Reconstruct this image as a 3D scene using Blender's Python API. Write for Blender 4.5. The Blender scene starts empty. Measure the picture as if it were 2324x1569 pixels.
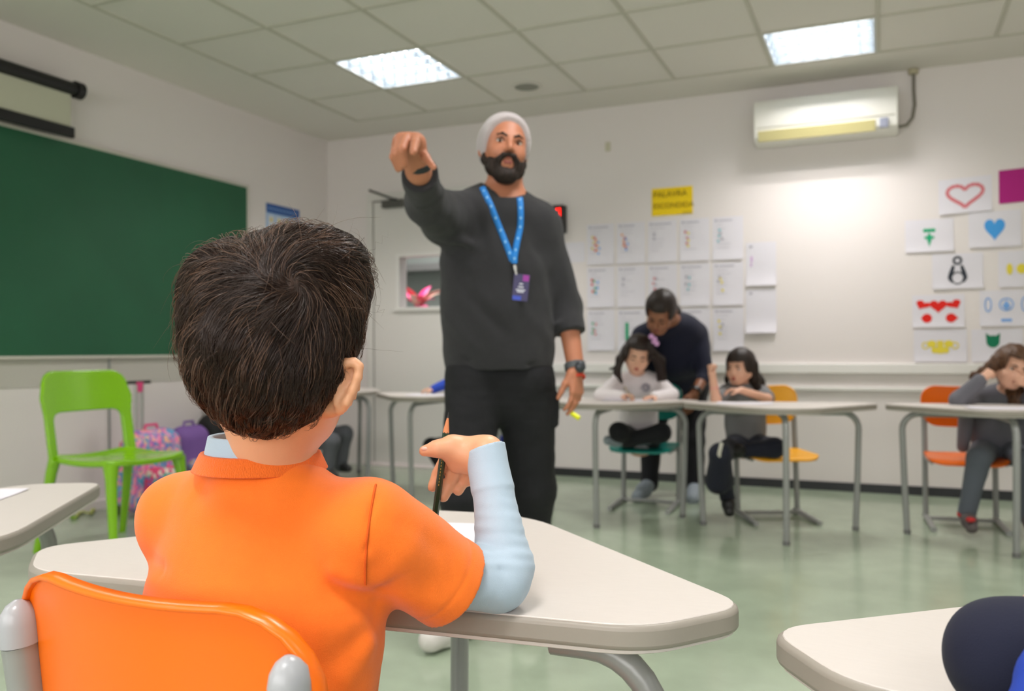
import bpy, math, random
import numpy as np
from math import radians as R, sin, cos, pi
from mathutils import Vector, Matrix

random.seed(7)
C = bpy.context.scene.collection
SC = bpy.context.scene

# ------------------------------------------------------------------ camera, world, exposure
FPX = 1946.0                       # focal length in pixels of the 2324 px wide frame
YAW, PITCH, ROLL = R(23.40), R(0.353), R(-0.326)
EYE = np.array([0.0, 0.0, 1.0])
FW = np.array([-sin(YAW) * cos(PITCH), cos(YAW) * cos(PITCH), sin(PITCH)])
_r0 = np.array([cos(YAW), sin(YAW), 0.0])
_u0 = np.cross(_r0, FW)
RT = _r0 * cos(ROLL) + _u0 * sin(ROLL)
UP = -_r0 * sin(ROLL) + _u0 * cos(ROLL)

cam_d = bpy.data.cameras.new('camera')
cam_d.sensor_width = 36.0
cam_d.lens = FPX / 2324 * 36.0
cam_d.clip_start = 0.05
cam_d.clip_end = 60
cam_d.dof.use_dof = True
cam_d.dof.focus_distance = 0.96
cam_d.dof.aperture_fstop = 5.6
cam = bpy.data.objects.new('camera', cam_d)
C.objects.link(cam)
cam.matrix_world = Matrix(((RT[0], UP[0], -FW[0], EYE[0]), (RT[1], UP[1], -FW[1], EYE[1]),
                           (RT[2], UP[2], -FW[2], EYE[2]), (0, 0, 0, 1)))
SC.camera = cam
w = bpy.data.worlds.new('world')
SC.world = w
w.use_nodes = True
w.node_tree.nodes['Background'].inputs[0].default_value = (0.75, 0.8, 0.78, 1)
w.node_tree.nodes['Background'].inputs[1].default_value = 0.25
SC.view_settings.view_transform = 'Standard'
SC.view_settings.look = 'None'
SC.view_settings.gamma = 1
SC.view_settings.use_curve_mapping = False
SC.view_settings.exposure = 0.0
LAMP_W = 36.0                      # watts of each ceiling fixture
LAMP_COL = (1.0, 0.955, 0.93)
SC.cycles.max_bounces = 7
SC.cycles.diffuse_bounces = 4
SC.cycles.glossy_bounces = 3
fill = bpy.data.lights.new('window_daylight', 'AREA')  # added fill light behind the camera, softens and brightens upright surfaces
fill.shape = 'RECTANGLE'
fill.size, fill.size_y = 5.4, 1.35
fill.energy = 120
fill.color = (1.0, 0.97, 0.95)
fill_o = bpy.data.objects.new('window_daylight', fill)
C.objects.link(fill_o)
fill_o.location = (-.75, -2.43, 1.72)
fill_o.rotation_euler = (R(90), 0, 0)

# the room, in metres (camera at the origin, 1 m above the floor)
XL, XR, YB, YF, ZC = -4.608, 3.05, 6.458, -2.3, 2.905
GX, GY, GM, GMX = -3.972, 5.984, 0.649, 0.660       # ceiling grid origin and module


def at(x, y, d):
    """world point seen at pixel x, y of the photograph, d metres deep"""
    return EYE + (FW + RT * ((x - 1162) / FPX) + UP * ((784.5 - y) / FPX)) * d


def atz(x, y, z):
    d = FW + RT * ((x - 1162) / FPX) + UP * ((784.5 - y) / FPX)
    return EYE + d * ((z - 1.0) / d[2])


def srgb(r, g, b):
    f = lambda c: (c / 255 / 12.92) if c / 255 <= 0.04045 else ((c / 255 + 0.055) / 1.055) ** 2.4
    return (f(r), f(g), f(b), 1)


# ------------------------------------------------------------------ materials
def mat(name, col, rough=0.6, metal=0.0, bump=0.0, bscale=200, vary=0.0, vscale=6, emit=0.0, spec=0.5, sss=0.0,
        sheen=0.0, trans=0.0, stretch=None, coat=0.0):
    m = bpy.data.materials.new(name)
    m.use_nodes = True
    nt = m.node_tree
    b = nt.nodes['Principled BSDF']
    b.inputs['Base Color'].default_value = col
    b.inputs['Roughness'].default_value = rough
    b.inputs['Metallic'].default_value = metal
    b.inputs['Specular IOR Level'].default_value = spec
    if coat:
        b.inputs['Coat Weight'].default_value = coat
        b.inputs['Coat Roughness'].default_value = 0.15
    if sheen:
        b.inputs['Sheen Weight'].default_value = sheen
        b.inputs['Sheen Roughness'].default_value = 0.5
    if trans:
        b.inputs['Transmission Weight'].default_value = trans
    if sss:
        b.inputs['Subsurface Weight'].default_value = sss
        b.inputs['Subsurface Radius'].default_value = (0.012, 0.004, 0.002)
        b.inputs['Subsurface Scale'].default_value = 1.0
    if emit:
        b.inputs['Emission Color'].default_value = col
        b.inputs['Emission Strength'].default_value = emit
    if bump or vary:
        tc = nt.nodes.new('ShaderNodeTexCoord')
        mp = nt.nodes.new('ShaderNodeMapping')
        nt.links.new(tc.outputs['Object'], mp.inputs[0])
        if stretch:
            mp.inputs['Scale'].default_value = stretch
    if bump:
        n = nt.nodes.new('ShaderNodeTexNoise')
        n.inputs['Scale'].default_value = bscale
        n.inputs['Detail'].default_value = 3
        nt.links.new(mp.outputs[0], n.inputs['Vector'])
        bp = nt.nodes.new('ShaderNodeBump')
        bp.inputs['Strength'].default_value = bump
        bp.inputs['Distance'].default_value = 0.002
        nt.links.new(n.outputs[0], bp.inputs['Height'])
        nt.links.new(bp.outputs[0], b.inputs['Normal'])
    if vary:
        n = nt.nodes.new('ShaderNodeTexNoise')
        n.inputs['Scale'].default_value = vscale
        n.inputs['Detail'].default_value = 4
        nt.links.new(mp.outputs[0], n.inputs['Vector'])
        cr = nt.nodes.new('ShaderNodeValToRGB')
        cr.color_ramp.elements[0].position = 0.35
        cr.color_ramp.elements[1].position = 0.65
        cr.color_ramp.elements[0].color = tuple(c * (1 - vary) for c in col[:3]) + (1,)
        cr.color_ramp.elements[1].color = tuple(min(1, c * (1 + vary)) for c in col[:3]) + (1,)
        nt.links.new(n.outputs[0], cr.inputs[0])
        nt.links.new(cr.outputs[0], b.inputs['Base Color'])
    return m


M = {}
M['wall'] = mat('wall_paint', srgb(230, 223, 221), 0.55, bump=0.05, bscale=60)
M['ceil'] = mat('ceiling_tile', srgb(226, 222, 214), 0.8, bump=0.15, bscale=300)
M['grid'] = mat('ceiling_grid', srgb(196, 194, 180), 0.6)
M['floor'] = mat('vinyl_floor', srgb(160, 174, 152), 0.16, vary=0.06, vscale=5, bump=0.03, bscale=8, spec=0.5)
M['base'] = mat('baseboard_black', srgb(34, 36, 40), 0.4)
M['rail'] = mat('rail_white', srgb(232, 230, 226), 0.4)
M['board'] = mat('chalkboard_green', srgb(30, 92, 62), 0.55, vary=0.06, vscale=2)
M['alu'] = mat('aluminium', srgb(190, 190, 188), 0.35, 0.7)
M['black'] = mat('black_plastic', srgb(20, 20, 21), 0.45)
M['fabric_screen'] = mat('screen_cloth', srgb(196, 196, 176), 0.8)
M['laminate'] = mat('desk_laminate', srgb(208, 201, 195), 0.42, bump=0.05, bscale=500, vary=0.012, vscale=30, stretch=(1, 6, 1))
M['edge'] = mat('desk_edge', srgb(150, 144, 134), 0.45)
M['steel'] = mat('grey_painted_steel', srgb(150, 152, 150), 0.32, 0.15)
M['chair_orange'] = mat('orange_plastic', srgb(247, 112, 0), 0.3, bump=0.05, bscale=900)
M['chair_teal'] = mat('teal_plastic', srgb(0, 140, 128), 0.4)
M['chair_yellow'] = mat('yellow_plastic', srgb(255, 180, 0), 0.4)
M['green_plastic'] = mat('green_plastic', srgb(128, 186, 12), 0.22, coat=.4)
M['paper'] = mat('paper', srgb(226, 223, 231), 0.8)
M['glass'] = mat('glass', (1, 1, 1, 1), 0.02, trans=1.0)


# ------------------------------------------------------------------ mesh helpers
def link_mesh(name, V, F, m, parent=None, smooth=True):
    me = bpy.data.meshes.new(name)
    V = np.asarray(V, dtype=np.float64)
    if isinstance(F, np.ndarray):
        k = F.shape[1]
        me.vertices.add(len(V))
        me.vertices.foreach_set('co', V.astype(np.float32).ravel())
        me.loops.add(F.size)
        me.loops.foreach_set('vertex_index', F.astype(np.int32).ravel())
        me.polygons.add(len(F))
        me.polygons.foreach_set('loop_start', np.arange(0, F.size, k, dtype=np.int32))
        me.polygons.foreach_set('loop_total', np.full(len(F), k, dtype=np.int32))
        me.update(calc_edges=True)
    else:
        me.from_pydata([tuple(v) for v in V], [], [tuple(f) for f in F])
    me.validate()
    if smooth:
        me.polygons.foreach_set('use_smooth', np.ones(len(me.polygons), dtype=bool))
    me.materials.append(m)
    o = bpy.data.objects.new(name, me)
    C.objects.link(o)
    if parent is not None:
        o.parent = parent
    return o


class MB:
    """collects simple solids and links them as one mesh"""
    def __init__(s):
        s.V, s.F = [], []

    def add(s, V, F):
        n = len(s.V)
        s.V += [tuple(v) for v in V]
        s.F += [tuple(i + n for i in f) for f in F]
        return s

    def box(s, lo, hi, rz=0, piv=(0, 0)):
        V = [(x, y, z) for x in (lo[0], hi[0]) for y in (lo[1], hi[1]) for z in (lo[2], hi[2])]
        if rz:
            c, n = cos(rz), sin(rz)
            V = [(piv[0] + (x - piv[0]) * c - (y - piv[1]) * n, piv[1] + (x - piv[0]) * n + (y - piv[1]) * c, z) for x, y, z in V]
        return s.add(V, [(0, 1, 3, 2), (4, 6, 7, 5), (0, 4, 5, 1), (2, 3, 7, 6), (0, 2, 6, 4), (1, 5, 7, 3)])

    def tube(s, pts, r, n=14, flat=1.0, axis=None, cap=True):
        P = [Vector(p) for p in pts]
        rs = r if isinstance(r, (list, tuple)) else [r] * len(P)
        up = Vector(axis) if axis is not None else None
        V, prev = [], None
        for i, p in enumerate(P):
            t = (P[min(i + 1, len(P) - 1)] - P[max(i - 1, 0)]).normalized()
            if up is not None:
                a = (up - t * up.dot(t)).normalized()
            elif prev is None:
                h = Vector((0, 0, 1)) if abs(t.z) < 0.9 else Vector((1, 0, 0))
                a = t.cross(h).normalized()
            else:
                a = (prev - t * prev.dot(t)).normalized()
            prev = a
            b = t.cross(a)
            for k in range(n):
                q = 2 * pi * k / n
                V.append(p + a * (rs[i] * cos(q) * flat) + b * (rs[i] * sin(q)))
        F = []
        for i in range(len(P) - 1):
            for k in range(n):
                F.append((i * n + k, i * n + (k + 1) % n, (i + 1) * n + (k + 1) % n, (i + 1) * n + k))
        if cap:
            F.append(tuple(range(n))[::-1])
            F.append(tuple((len(P) - 1) * n + k for k in range(n)))
        return s.add(V, F)

    def prism(s, poly, z0, z1):
        n = len(poly)
        V = [(x, y, z0) for x, y in poly] + [(x, y, z1) for x, y in poly]
        return s.add(V, [tuple(range(n))[::-1], tuple(range(n, 2 * n))] + [(i, (i + 1) % n, n + (i + 1) % n, n + i) for i in range(n)])

    def lathe(s, prof, c=(0, 0, 0), n=28):
        V, F = [], []
        for r, z in prof:
            for k in range(n):
                V.append((c[0] + r * cos(2 * pi * k / n), c[1] + r * sin(2 * pi * k / n), c[2] + z))
        for i in range(len(prof) - 1):
            for k in range(n):
                F.append((i * n + k, i * n + (k + 1) % n, (i + 1) * n + (k + 1) % n, (i + 1) * n + k))
        F.append(tuple(range(n))[::-1])
        F.append(tuple((len(prof) - 1) * n + k for k in range(n)))
        return s.add(V, F)

    def build(s, name, m, parent=None, bevel=0.0, smooth=True, seg=2):
        o = link_mesh(name, s.V, s.F, m, parent, smooth)
        if bevel:
            b = o.modifiers.new('bevel', 'BEVEL')
            b.width = bevel
            b.segments = seg
            b.limit_method = 'ANGLE'
            b.angle_limit = R(40)
        if smooth:
            try:
                o.data.set_sharp_from_angle(angle=R(42))
            except Exception:
                pass
        return o


def thing(name, loc, label, cat, group=None, rz=0.0):
    o = bpy.data.objects.new(name, None)
    o.empty_display_size = 0.1
    C.objects.link(o)
    o.location = tuple(loc)
    o.rotation_euler = (0, 0, rz)
    o['label'] = label
    o['category'] = cat
    if group:
        o['group'] = group
    return o


def tag(o, label, cat, group=None):
    o['label'] = label
    o['category'] = cat
    if group:
        o['group'] = group
    return o


def struct(o):
    o['kind'] = 'structure'
    return o


def copy_tree(o, parent=None):
    c = o.copy()
    C.objects.link(c)
    c.parent = parent
    for ch in list(o.children):
        copy_tree(ch, c)
    return c


def round_poly(pts, rads, n=6):
    out = []
    N = len(pts)
    for i in range(N):
        p, a, b = Vector(pts[i]), Vector(pts[i - 1]), Vector(pts[(i + 1) % N])
        r = rads[i]
        if r <= 0:
            out.append(tuple(p))
            continue
        p0, p1 = p + (a - p).normalized() * r, p + (b - p).normalized() * r
        for k in range(n + 1):
            t = k / n
            q = p0 * (1 - t) ** 2 + p * 2 * t * (1 - t) + p1 * t * t
            out.append((q.x, q.y))
    return out


# ------------------------------------------------------------------ the room
struct(MB().box((XL - .1, YF - .1, -.1), (XR + .1, YB + .1, 0)).build('floor', M['floor'], smooth=False))
struct(MB().box((XL - .1, YF, 0), (XL, YB, ZC)).build('wall_left', M['wall'], smooth=False))
struct(MB().box((XR, YF, 0), (XR + .1, YB, ZC)).build('wall_right', M['wall'], smooth=False))
wfb = MB().box((XL - .1, YF - .1, 0), (XR + .1, YF, 1.0)).box((XL - .1, YF - .1, 2.4), (XR + .1, YF, ZC))
wfb.box((XL - .1, YF - .1, 1.0), (-3.5, YF, 2.4)).box((2.0, YF - .1, 1.0), (XR + .1, YF, 2.4))
struct(wfb.build('wall_front', M['wall'], smooth=False))
for k in range(4):
    x0 = -3.5 + k * 1.375
    x1 = x0 + 1.375
    wb_ = MB().box((x0, YF - .07, 1.0), (x0 + .04, YF - .02, 2.4)).box((x1 - .04, YF - .07, 1.0), (x1, YF - .02, 2.4))
    wb_.box((x0, YF - .07, 1.0), (x1, YF - .02, 1.04)).box((x0, YF - .07, 2.36), (x1, YF - .02, 2.4)).box((x0, YF - .06, 1.66), (x1, YF - .03, 1.70))
    struct(wb_.build('window_%d' % (k + 1), M['rail'], bevel=.002))  # unseen windows, added so the fill light has an opening to enter by
# back wall with the opening of the door's window
WX0, WX1, WZ0, WZ1 = -3.845, -3.33, 1.375, 1.822
b = MB()
b.box((XL - .1, YB, 0), (WX0, YB + .1, ZC + .4)).box((WX1, YB, 0), (XR + .1, YB + .1, ZC + .4))
b.box((WX0, YB, 0), (WX1, YB + .1, WZ0)).box((WX0, YB, WZ1), (WX1, YB + .1, ZC + .4))
struct(b.build('wall_back', M['wall'], smooth=False))

# ceiling: plaster border, tiles, recesses for the fixtures, and the grid of metal bars
NI, NJ = 10, 12
lights_at = [(1, 1), (5, 0), (1, 6), (5, 5), (9, 3), (5, 9), (9, 8), (1, 10)]
xs = [XL - .1] + [GX + GMX * i for i in range(NI + 1)] + [XR + .1]
ys = [YB + .1] + [GY - GM * j for j in range(NJ + 1)] + [YF - .1]
cb = MB()
for i in range(len(xs) - 1):
    for j in range(len(ys) - 1):
        if (i - 1, j - 1) in lights_at:
            continue
        tile = 0 < i <= NI and 0 < j <= NJ
        z = ZC + (0.004 if tile else 0)
        cb.box((xs[i], ys[j + 1], z), (xs[i + 1], ys[j], ZC + .03))
struct(cb.build('ceiling', M['ceil'], smooth=False))
g = MB()
for i in range(NI + 1):
    x = GX + GMX * i
    g.box((x - .012, GY - GM * NJ, ZC - .003), (x + .012, GY, ZC + .004))
for j in range(NJ + 1):
    y = GY - GM * j
    g.box((GX, y - .012, ZC - .0032), (GX + GMX * NI, y + .012, ZC + .004))
struct(g.build('trim_1', M['grid'], smooth=False))
# baseboard, wall rails and door sill
struct(MB().box((-2.95, YB - .012, 0), (XR, YB, .062)).build('baseboard_back', M['base'], bevel=.002))
struct(MB().box((-2.95, YB - .03, .826), (XR, YB, .898)).build('trim_2', M['rail'], bevel=.006))
struct(MB().box((-2.95, YB - .022, .706), (XR, YB, .735)).build('trim_3', M['rail'], bevel=.005))
struct(MB().box((XL, YF, 0), (XL + .012, YB, .06)).build('baseboard_left', M['wall'], bevel=.002))
struct(MB().box((-4.15, YB - .05, 0), (-2.98, YB, .028)).build('trim_4', mat('sill_white', srgb(250, 238, 238), .4), bevel=.004))

# ------------------------------------------------------------------ door in the back wall
dm = mat('door_white', srgb(224, 221, 216), 0.5)
gapm = mat('dark_gap', srgb(120, 118, 112), 0.9)
D0, D1, DZ = -4.10, -3.02, 2.31
fr = MB()
fr.box((D0 - .075, YB - .03, .029), (D0 - .014, YB - .001, DZ + .0135)).box((D1 + .014, YB - .03, .029), (D1 + .075, YB - .001, DZ + .0135))
fr.box((D0 - .075, YB - .03, DZ + .014), (D1 + .075, YB - .001, DZ + .075))
door_frame = struct(fr.build('trim_5', dm, bevel=.003))
db = MB()
y0, y1 = YB - .024, YB - .002
db.box((D0, y0, .03), (WX0, y1, DZ)).box((WX1, y0, .03), (D1, y1, DZ))
db.box((WX0, y0, .03), (WX1, y1, WZ0)).box((WX0, y0, WZ1), (WX1, y1, DZ))
door = struct(db.build('door_1', dm, smooth=False))
MB().box((D0 - .014, YB - .006, .03), (D1 + .014, YB - .0005, DZ + .014)).build('door_gap', gapm, door, smooth=False)
door_gap = door.children[0]
# the gap plate must not cover the window: rebuild it as four strips
bpy.data.objects.remove(door_gap)
gp = MB()
gp.box((D0 - .014, YB - .01, .03), (D0, YB - .0005, DZ + .014)).box((D1, YB - .01, .03), (D1 + .014, YB - .0005, DZ + .014))
gp.box((D0, YB - .01, DZ), (D1, YB - .0005, DZ + .014))
gp.build('door_gap', gapm, door, smooth=False)
wf = MB()
t = .026
wf.box((WX0 - t, y0 - .014, WZ0 - t), (WX0 + .004, y0, WZ1 + t)).box((WX1 - .004, y0 - .014, WZ0 - t), (WX1 + t, y0, WZ1 + t))
wf.box((WX0, y0 - .014, WZ1 - .004), (WX1, y0, WZ1 + t)).box((WX0 - .045, y0 - .03, WZ0 - t), (WX1 + .045, y0, WZ0 + .004))
wf.build('window_frame', M['rail'], door, bevel=.002)
MB().box((WX0, YB - .014, WZ0), (WX1, YB - .010, WZ1)).build('window_pane', M['glass'], door, smooth=False)
# door closer
cl = thing('door_closer', (-3.89, YB - .024, 2.30), 'dark grey door closer with a folding arm above the white door', 'door closer')
MB().box((-.10, -.06, -.055), (.10, 0, .005)).build('closer_body', mat('closer_grey', srgb(92, 92, 88), .4, .3), cl, bevel=.008)
MB().tube([(.03, -.05, .012), (-.16, -.16, .09)], .010, 10).tube([(.03, -.05, .0), (.03, -.05, .02)], .022, 14).build('closer_arm', mat('arm_dark', srgb(62, 64, 62), .4, .4), cl)

# corridor seen through the door's window
hm = mat('corridor_paint', srgb(150, 155, 150), .7)
hb = MB().box((-5.6, 9.0, 0), (-2.2, 9.1, 3.3)).box((-5.7, YB + .1, 0), (-5.6, 9.1, 3.3)).box((-2.2, YB + .1, 0), (-2.1, 9.1, 3.3))
struct(hb.build('wall_corridor', hm, smooth=False))
struct(MB().box((-5.7, YB + .1, -.1), (-2.1, 9.1, 0)).build('floor_corridor', hm, smooth=False))
struct(MB().box((-5.7, YB + .1, 3.3), (-2.1, 9.1, 3.4)).build('ceiling_corridor', hm, smooth=False))
struct(MB().box((-5.6, 8.7, 1.93), (-2.2, 9.0, 2.02)).build('trim_6', mat('corridor_beam', srgb(120, 118, 116), .6), bevel=.01))
ll = bpy.data.lights.new('corridor_lamp', 'AREA')  # added fill light to brighten corridor and plants, no such source in view
ll.energy = 80
ll.size = 1.2
lo = bpy.data.objects.new('corridor_lamp', ll)
C.objects.link(lo)
lo.location = (-4.0, 7.6, 3.2)


def plant(loc, cols, label, sc, seed):
    rr = random.Random(seed)
    t = thing('potted_bromeliad', loc, label, 'plant')
    MB().lathe([(.05, -.30), (.085, -.12), (.09, -.11), (.08, -.11)], (0, 0, 0), 20).build('pot', M['rail'], t)
    MB().box((-.16, -.12, -.34), (.16, .12, -.30)).tube([(0, 0, -.34), (0, 0, -loc[2])], .04).build('plant_stand', M['rail'], t, bevel=.004)
    for k in range(13):
        a = rr.uniform(0, 2 * pi)
        el = rr.uniform(.35, 1.35)
        L = rr.uniform(.16, .26) * sc
        V, F = [], []
        n = 8
        for i in range(n + 1):
            s = i / n
            w_ = .030 * sc * math.sin(pi * min(1, s * .9 + .12)) ** .7
            e = el - s * .55
            rad = L * s * cos(e)
            z = L * s * sin(e) - .10
            c, n_ = cos(a), sin(a)
            V += [(rad * c - w_ * n_, rad * n_ + w_ * c, z + .006), (rad * c, rad * n_, z), (rad * c + w_ * n_, rad * n_ - w_ * c, z + .006)]
        for i in range(n):
            F += [(i * 3, i * 3 + 1, i * 3 + 4, i * 3 + 3), (i * 3 + 1, i * 3 + 2, i * 3 + 5, i * 3 + 4)]
        o = link_mesh('leaf', V, F, cols[k % len(cols)], t)
        so = o.modifiers.new('s', 'SOLIDIFY')
        so.thickness = .002


pk = [mat('leaf_pink', srgb(255, 70, 150), .4), mat('leaf_rose', srgb(250, 90, 110), .4), mat('leaf_cream', srgb(255, 214, 190), .4)]
plant((-3.99, 7.02, 1.50), pk, 'bright pink bromeliad behind the left side of the door window', 1.5, 3)
plant((-3.52, 7.25, 1.44), [pk[1], pk[2]], 'red and cream bromeliad behind the middle of the door window', 1.2, 5)

# ------------------------------------------------------------------ ceiling fixtures
fx_shell = mat('fixture_white', srgb(200, 206, 208), .4)
louv = mat('louver_aluminium', srgb(120, 130, 138), .35, .3)
tubem = mat('fluorescent_tube', (1, .98, .96, 1), .5, emit=5.0)


LD = bpy.data.lights.new('fixture_lamp', 'AREA')
LD.shape = 'RECTANGLE'
LD.size = .56
LD.size_y = .028
LD.energy = LAMP_W / 4
LD.color = LAMP_COL
LD.spread = R(160)


def fixture():
    t = thing('ceiling_light', (0, 0, ZC), 'x', 'ceiling light')
    hx, hy = GMX / 2 - .012, GM / 2 - .012
    s = MB()
    s.box((-hx, -hy, .115), (hx, hy, .12))
    s.box((-hx, -hy, -.003), (-hx + .012, hy, .115)).box((hx - .012, -hy, -.003), (hx, hy, .115))
    s.box((-hx, -hy, -.003), (hx, -hy + .012, .115)).box((-hx, hy - .012, -.003), (hx, hy, .115))
    s.build('housing', fx_shell, t, smooth=False)
    l = MB()
    ix, iy = hx - .014, hy - .014
    for k in range(5):
        y = -iy + 2 * iy * k / 4
        V = [(-ix, y - .013, .045), (ix, y - .013, .045), (ix, y, .0), (-ix, y, .0), (-ix, y + .013, .045), (ix, y + .013, .045)]
        l.add(V, [(0, 1, 2, 3), (3, 2, 5, 4), (0, 4, 5, 1)])
    for k in range(8):
        x = -ix + 2 * ix * k / 7
        V = [(x - .005, -iy, .042), (x + .005, -iy, .042), (x + .005, iy, .042), (x - .005, iy, .042), (x, -iy, .002), (x, iy, .002)]
        l.add(V, [(0, 1, 2, 3), (0, 4, 1), (3, 2, 5), (0, 3, 5, 4), (1, 4, 5, 2)])
    l.build('louver', louv, t, smooth=False)
    for k in range(4):
        y = -iy + 2 * iy * (k + .5) / 4
        MB().tube([(-ix + .02, y, .078), (ix - .02, y, .078)], .013, 12).build('tube_lamp', tubem, t)
        ld = LD
        lo = bpy.data.objects.new('fixture_lamp', ld)
        C.objects.link(lo)
        lo.parent = t
        lo.location = (0, y, .064)
    return t


fl = ['square louvered ceiling light above the door side of the room', 'square louvered ceiling light just in front of the air conditioner']
off = ['second square ceiling light along the chalkboard wall', 'square ceiling light in the middle of the room',
       'square ceiling light by the far side wall', 'square ceiling light behind the camera in the middle',
       'square ceiling light behind the camera by the far side wall', 'last square ceiling light along the chalkboard wall']
f0 = fixture()
for k, (i, j) in enumerate(lights_at):
    t = f0 if k == 0 else copy_tree(f0)
    t.location = (GX + GMX * (i + .5), GY - GM * (j + .5), ZC)
    t['label'] = (fl + off)[k]
    t['group'] = 'square ceiling lights'

# round ceiling speaker
sp = thing('ceiling_speaker', (-2.34, 5.70, ZC), 'round grey speaker grille set in the ceiling', 'speaker')
MB().lathe([(.105, .0), (.105, -.006), (.095, -.010), (.088, -.008), (.088, .0)], n=36).build('rim', M['ceil'], sp)
MB().lathe([(.001, -.0085), (.086, -.0085), (.086, .0)], n=36).build('grille', mat('grille_grey', srgb(140, 140, 130), .6, bump=.8, bscale=400), sp)

# ------------------------------------------------------------------ chalkboard, screen, poster on the left wall
bd = thing('chalkboard', (XL, 4.0, 1.6), 'large green chalkboard with a thin pale frame on the wall', 'chalkboard')
BY0, BY1, BZ0, BZ1 = 1.2 - 4, 5.36 - 4, .985 - 1.6, 2.296 - 1.6
MB().box((0, BY0, BZ0), (.022, BY1, BZ1)).build('writing_surface', M['board'], bd, smooth=False)
q = MB()
q.box((0, BY0 - .02, BZ1), (.028, BY1 + .02, BZ1 + .02)).box((0, BY0 - .02, BZ0 - .02), (.03, BY1 + .02, BZ0)).box((0, BY1, BZ0), (.028, BY1 + .02, BZ1))
q.build('frame', mat('board_frame', srgb(206, 202, 192), .5), bd, bevel=.003)
struct(MB().box((XL, 1.2, .80), (XL + .004, 5.44, .962)).build('trim_7', mat('lower_band', srgb(196, 192, 184), .6), smooth=False))  # thin flat sheet below the chalkboard, darker than the wall
tag(MB().tube([(XL + .01, 4.06, .35), (XL + .01, 4.06, .965)], .007, 8).build('conduit', M['steel']), 'thin grey cable conduit running down under the chalkboard', 'conduit')
ps = thing('projection_screen', (XL + .12, 3.76, 2.60), 'roll-up projection screen with black casing, partly lowered over the chalkboard', 'projection screen')
MB().tube([(0, -2.6, 0), (0, -.04, 0)], .040, 20).tube([(0, -.05, 0), (0, .0, 0)], .052, 20).tube([(0, -.03, 0), (-.115, -.03, .03)], .018).build('casing', M['black'], ps)
MB().box((-.002, -2.6, -.235), (.002, -.075, .0)).build('screen_cloth', M['fabric_screen'], ps, smooth=False)
MB().box((-.016, -2.6, -.30), (.016, -.055, -.235)).build('bottom_bar', M['black'], ps, bevel=.006)


def flat_poly(mb, pts, o, ux, uz, n):
    V = [o + ux * p[0] + uz * p[1] + n for p in pts]
    mb.add(V, [tuple(range(len(V)))])


po = thing('poster', (XL, 5.83, 2.11), 'blue and white class poster between chalkboard and corner', 'poster')
MB().box((0, -.215, -.20), (.003, .215, .11)).build('sheet', mat('poster_pale', srgb(158, 190, 228), .6), po, smooth=False)
MB().box((.003, -.215, .035), (.0045, .215, .11)).build('header', mat('poster_blue', srgb(40, 86, 160), .6), po, smooth=False)
pw = MB()
for k in range(4):
    pw.box((.003, -.195 + k * .10, -.17 + .02 * (k % 2)), (.0042, -.115 + k * .10, .018))
pw.build('panel', mat('poster_white', srgb(214, 222, 236), .6), po, smooth=False)
pyel = mat('poster_yellow', srgb(226, 206, 120), .6)
for k in range(4):
    MB().box((.0042, -.17 + k * .10, -.04), (.005, -.14 + k * .10, -.005)).build('icon', pyel, po, smooth=False)
pt = MB()
for k in range(9):
    pt.box((.0045, -.19 + k * .042, .062), (.0052, -.19 + k * .042 + .028, .080))
pt.build('title_marks', mat('poster_text', srgb(120, 160, 214), .6), po, smooth=False)

# ------------------------------------------------------------------ things on the back wall
ck = thing('digital_clock', (-2.40, YB - .05, 2.04), 'black digital wall clock with a glowing red display', 'clock')
MB().box((-.12, -.03, -.105), (.09, .05, .115)).build('case', M['black'], ck, bevel=.004)
MB().box((-.105, -.032, .015), (.075, -.029, .1)).build('display', mat('led_back', srgb(60, 6, 4), .3), ck, smooth=False)
sg = MB()
SEG = {'a': (0, 1, 1, 1), 'b': (1, .5, 1, 1), 'c': (1, 0, 1, .5), 'd': (0, 0, 1, 0), 'e': (0, 0, 0, .5), 'f': (0, .5, 0, 1), 'g': (0, .5, 1, .5)}
for k, s in enumerate(['abc', 'abged', 'bcfg', 'abcdef']):
    ox = -.092 + k * .042
    for ch in s:
        x0, z0, x1, z1 = SEG[ch]
        a = (ox + x0 * .026, .03 + z0 * .052)
        c_ = (ox + x1 * .026, .03 + z1 * .052)
        sg.box((min(a[0], c_[0]) - .003, -.0335, min(a[1], c_[1]) - .003), (max(a[0], c_[0]) + .003, -.032, max(a[1], c_[1]) + .003))
sg.build('digits', mat('led_red', (1, .02, .01, 1), .4, emit=3.0), ck, smooth=False)

# air conditioner
AX0, AX1, AZ0, AZ1 = -.83, .105, 2.46, 2.765
ac = thing('air_conditioner', ((AX0 + AX1) / 2, YB, 2.46), 'white wall-mounted split air conditioner with a cream louver', 'air conditioner')
w2 = (AX1 - AX0) / 2
prof = [(0, 0), (-.15, 0), (-.20, .03), (-.215, .10), (-.215, .27), (-.19, .30), (0, .305)]
V = [(-w2, y, z) for y, z in prof] + [(w2, y, z) for y, z in prof]
n = len(prof)
MB().add(V, [tuple(range(n)), tuple(range(2 * n - 1, n - 1, -1))] + [(i, n + i, n + (i + 1) % n, (i + 1) % n) for i in range(n)]).build('body', mat('ac_white', srgb(236, 234, 226), .3), ac, bevel=.008)
MB().box((-w2 + .02, -.2175, .098), (w2 - .02, -.214, .104)).build('panel_seam', mat('ac_seam', srgb(170, 168, 150), .5), ac, smooth=False)
V = [(-w2 + .03, -.208, .082), (w2 - .14, -.208, .082), (w2 - .14, -.186, .012), (-w2 + .03, -.186, .012), (-w2 + .03, -.222, .078), (w2 - .14, -.222, .078), (w2 - .14, -.198, .006), (-w2 + .03, -.198, .006)]
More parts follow.
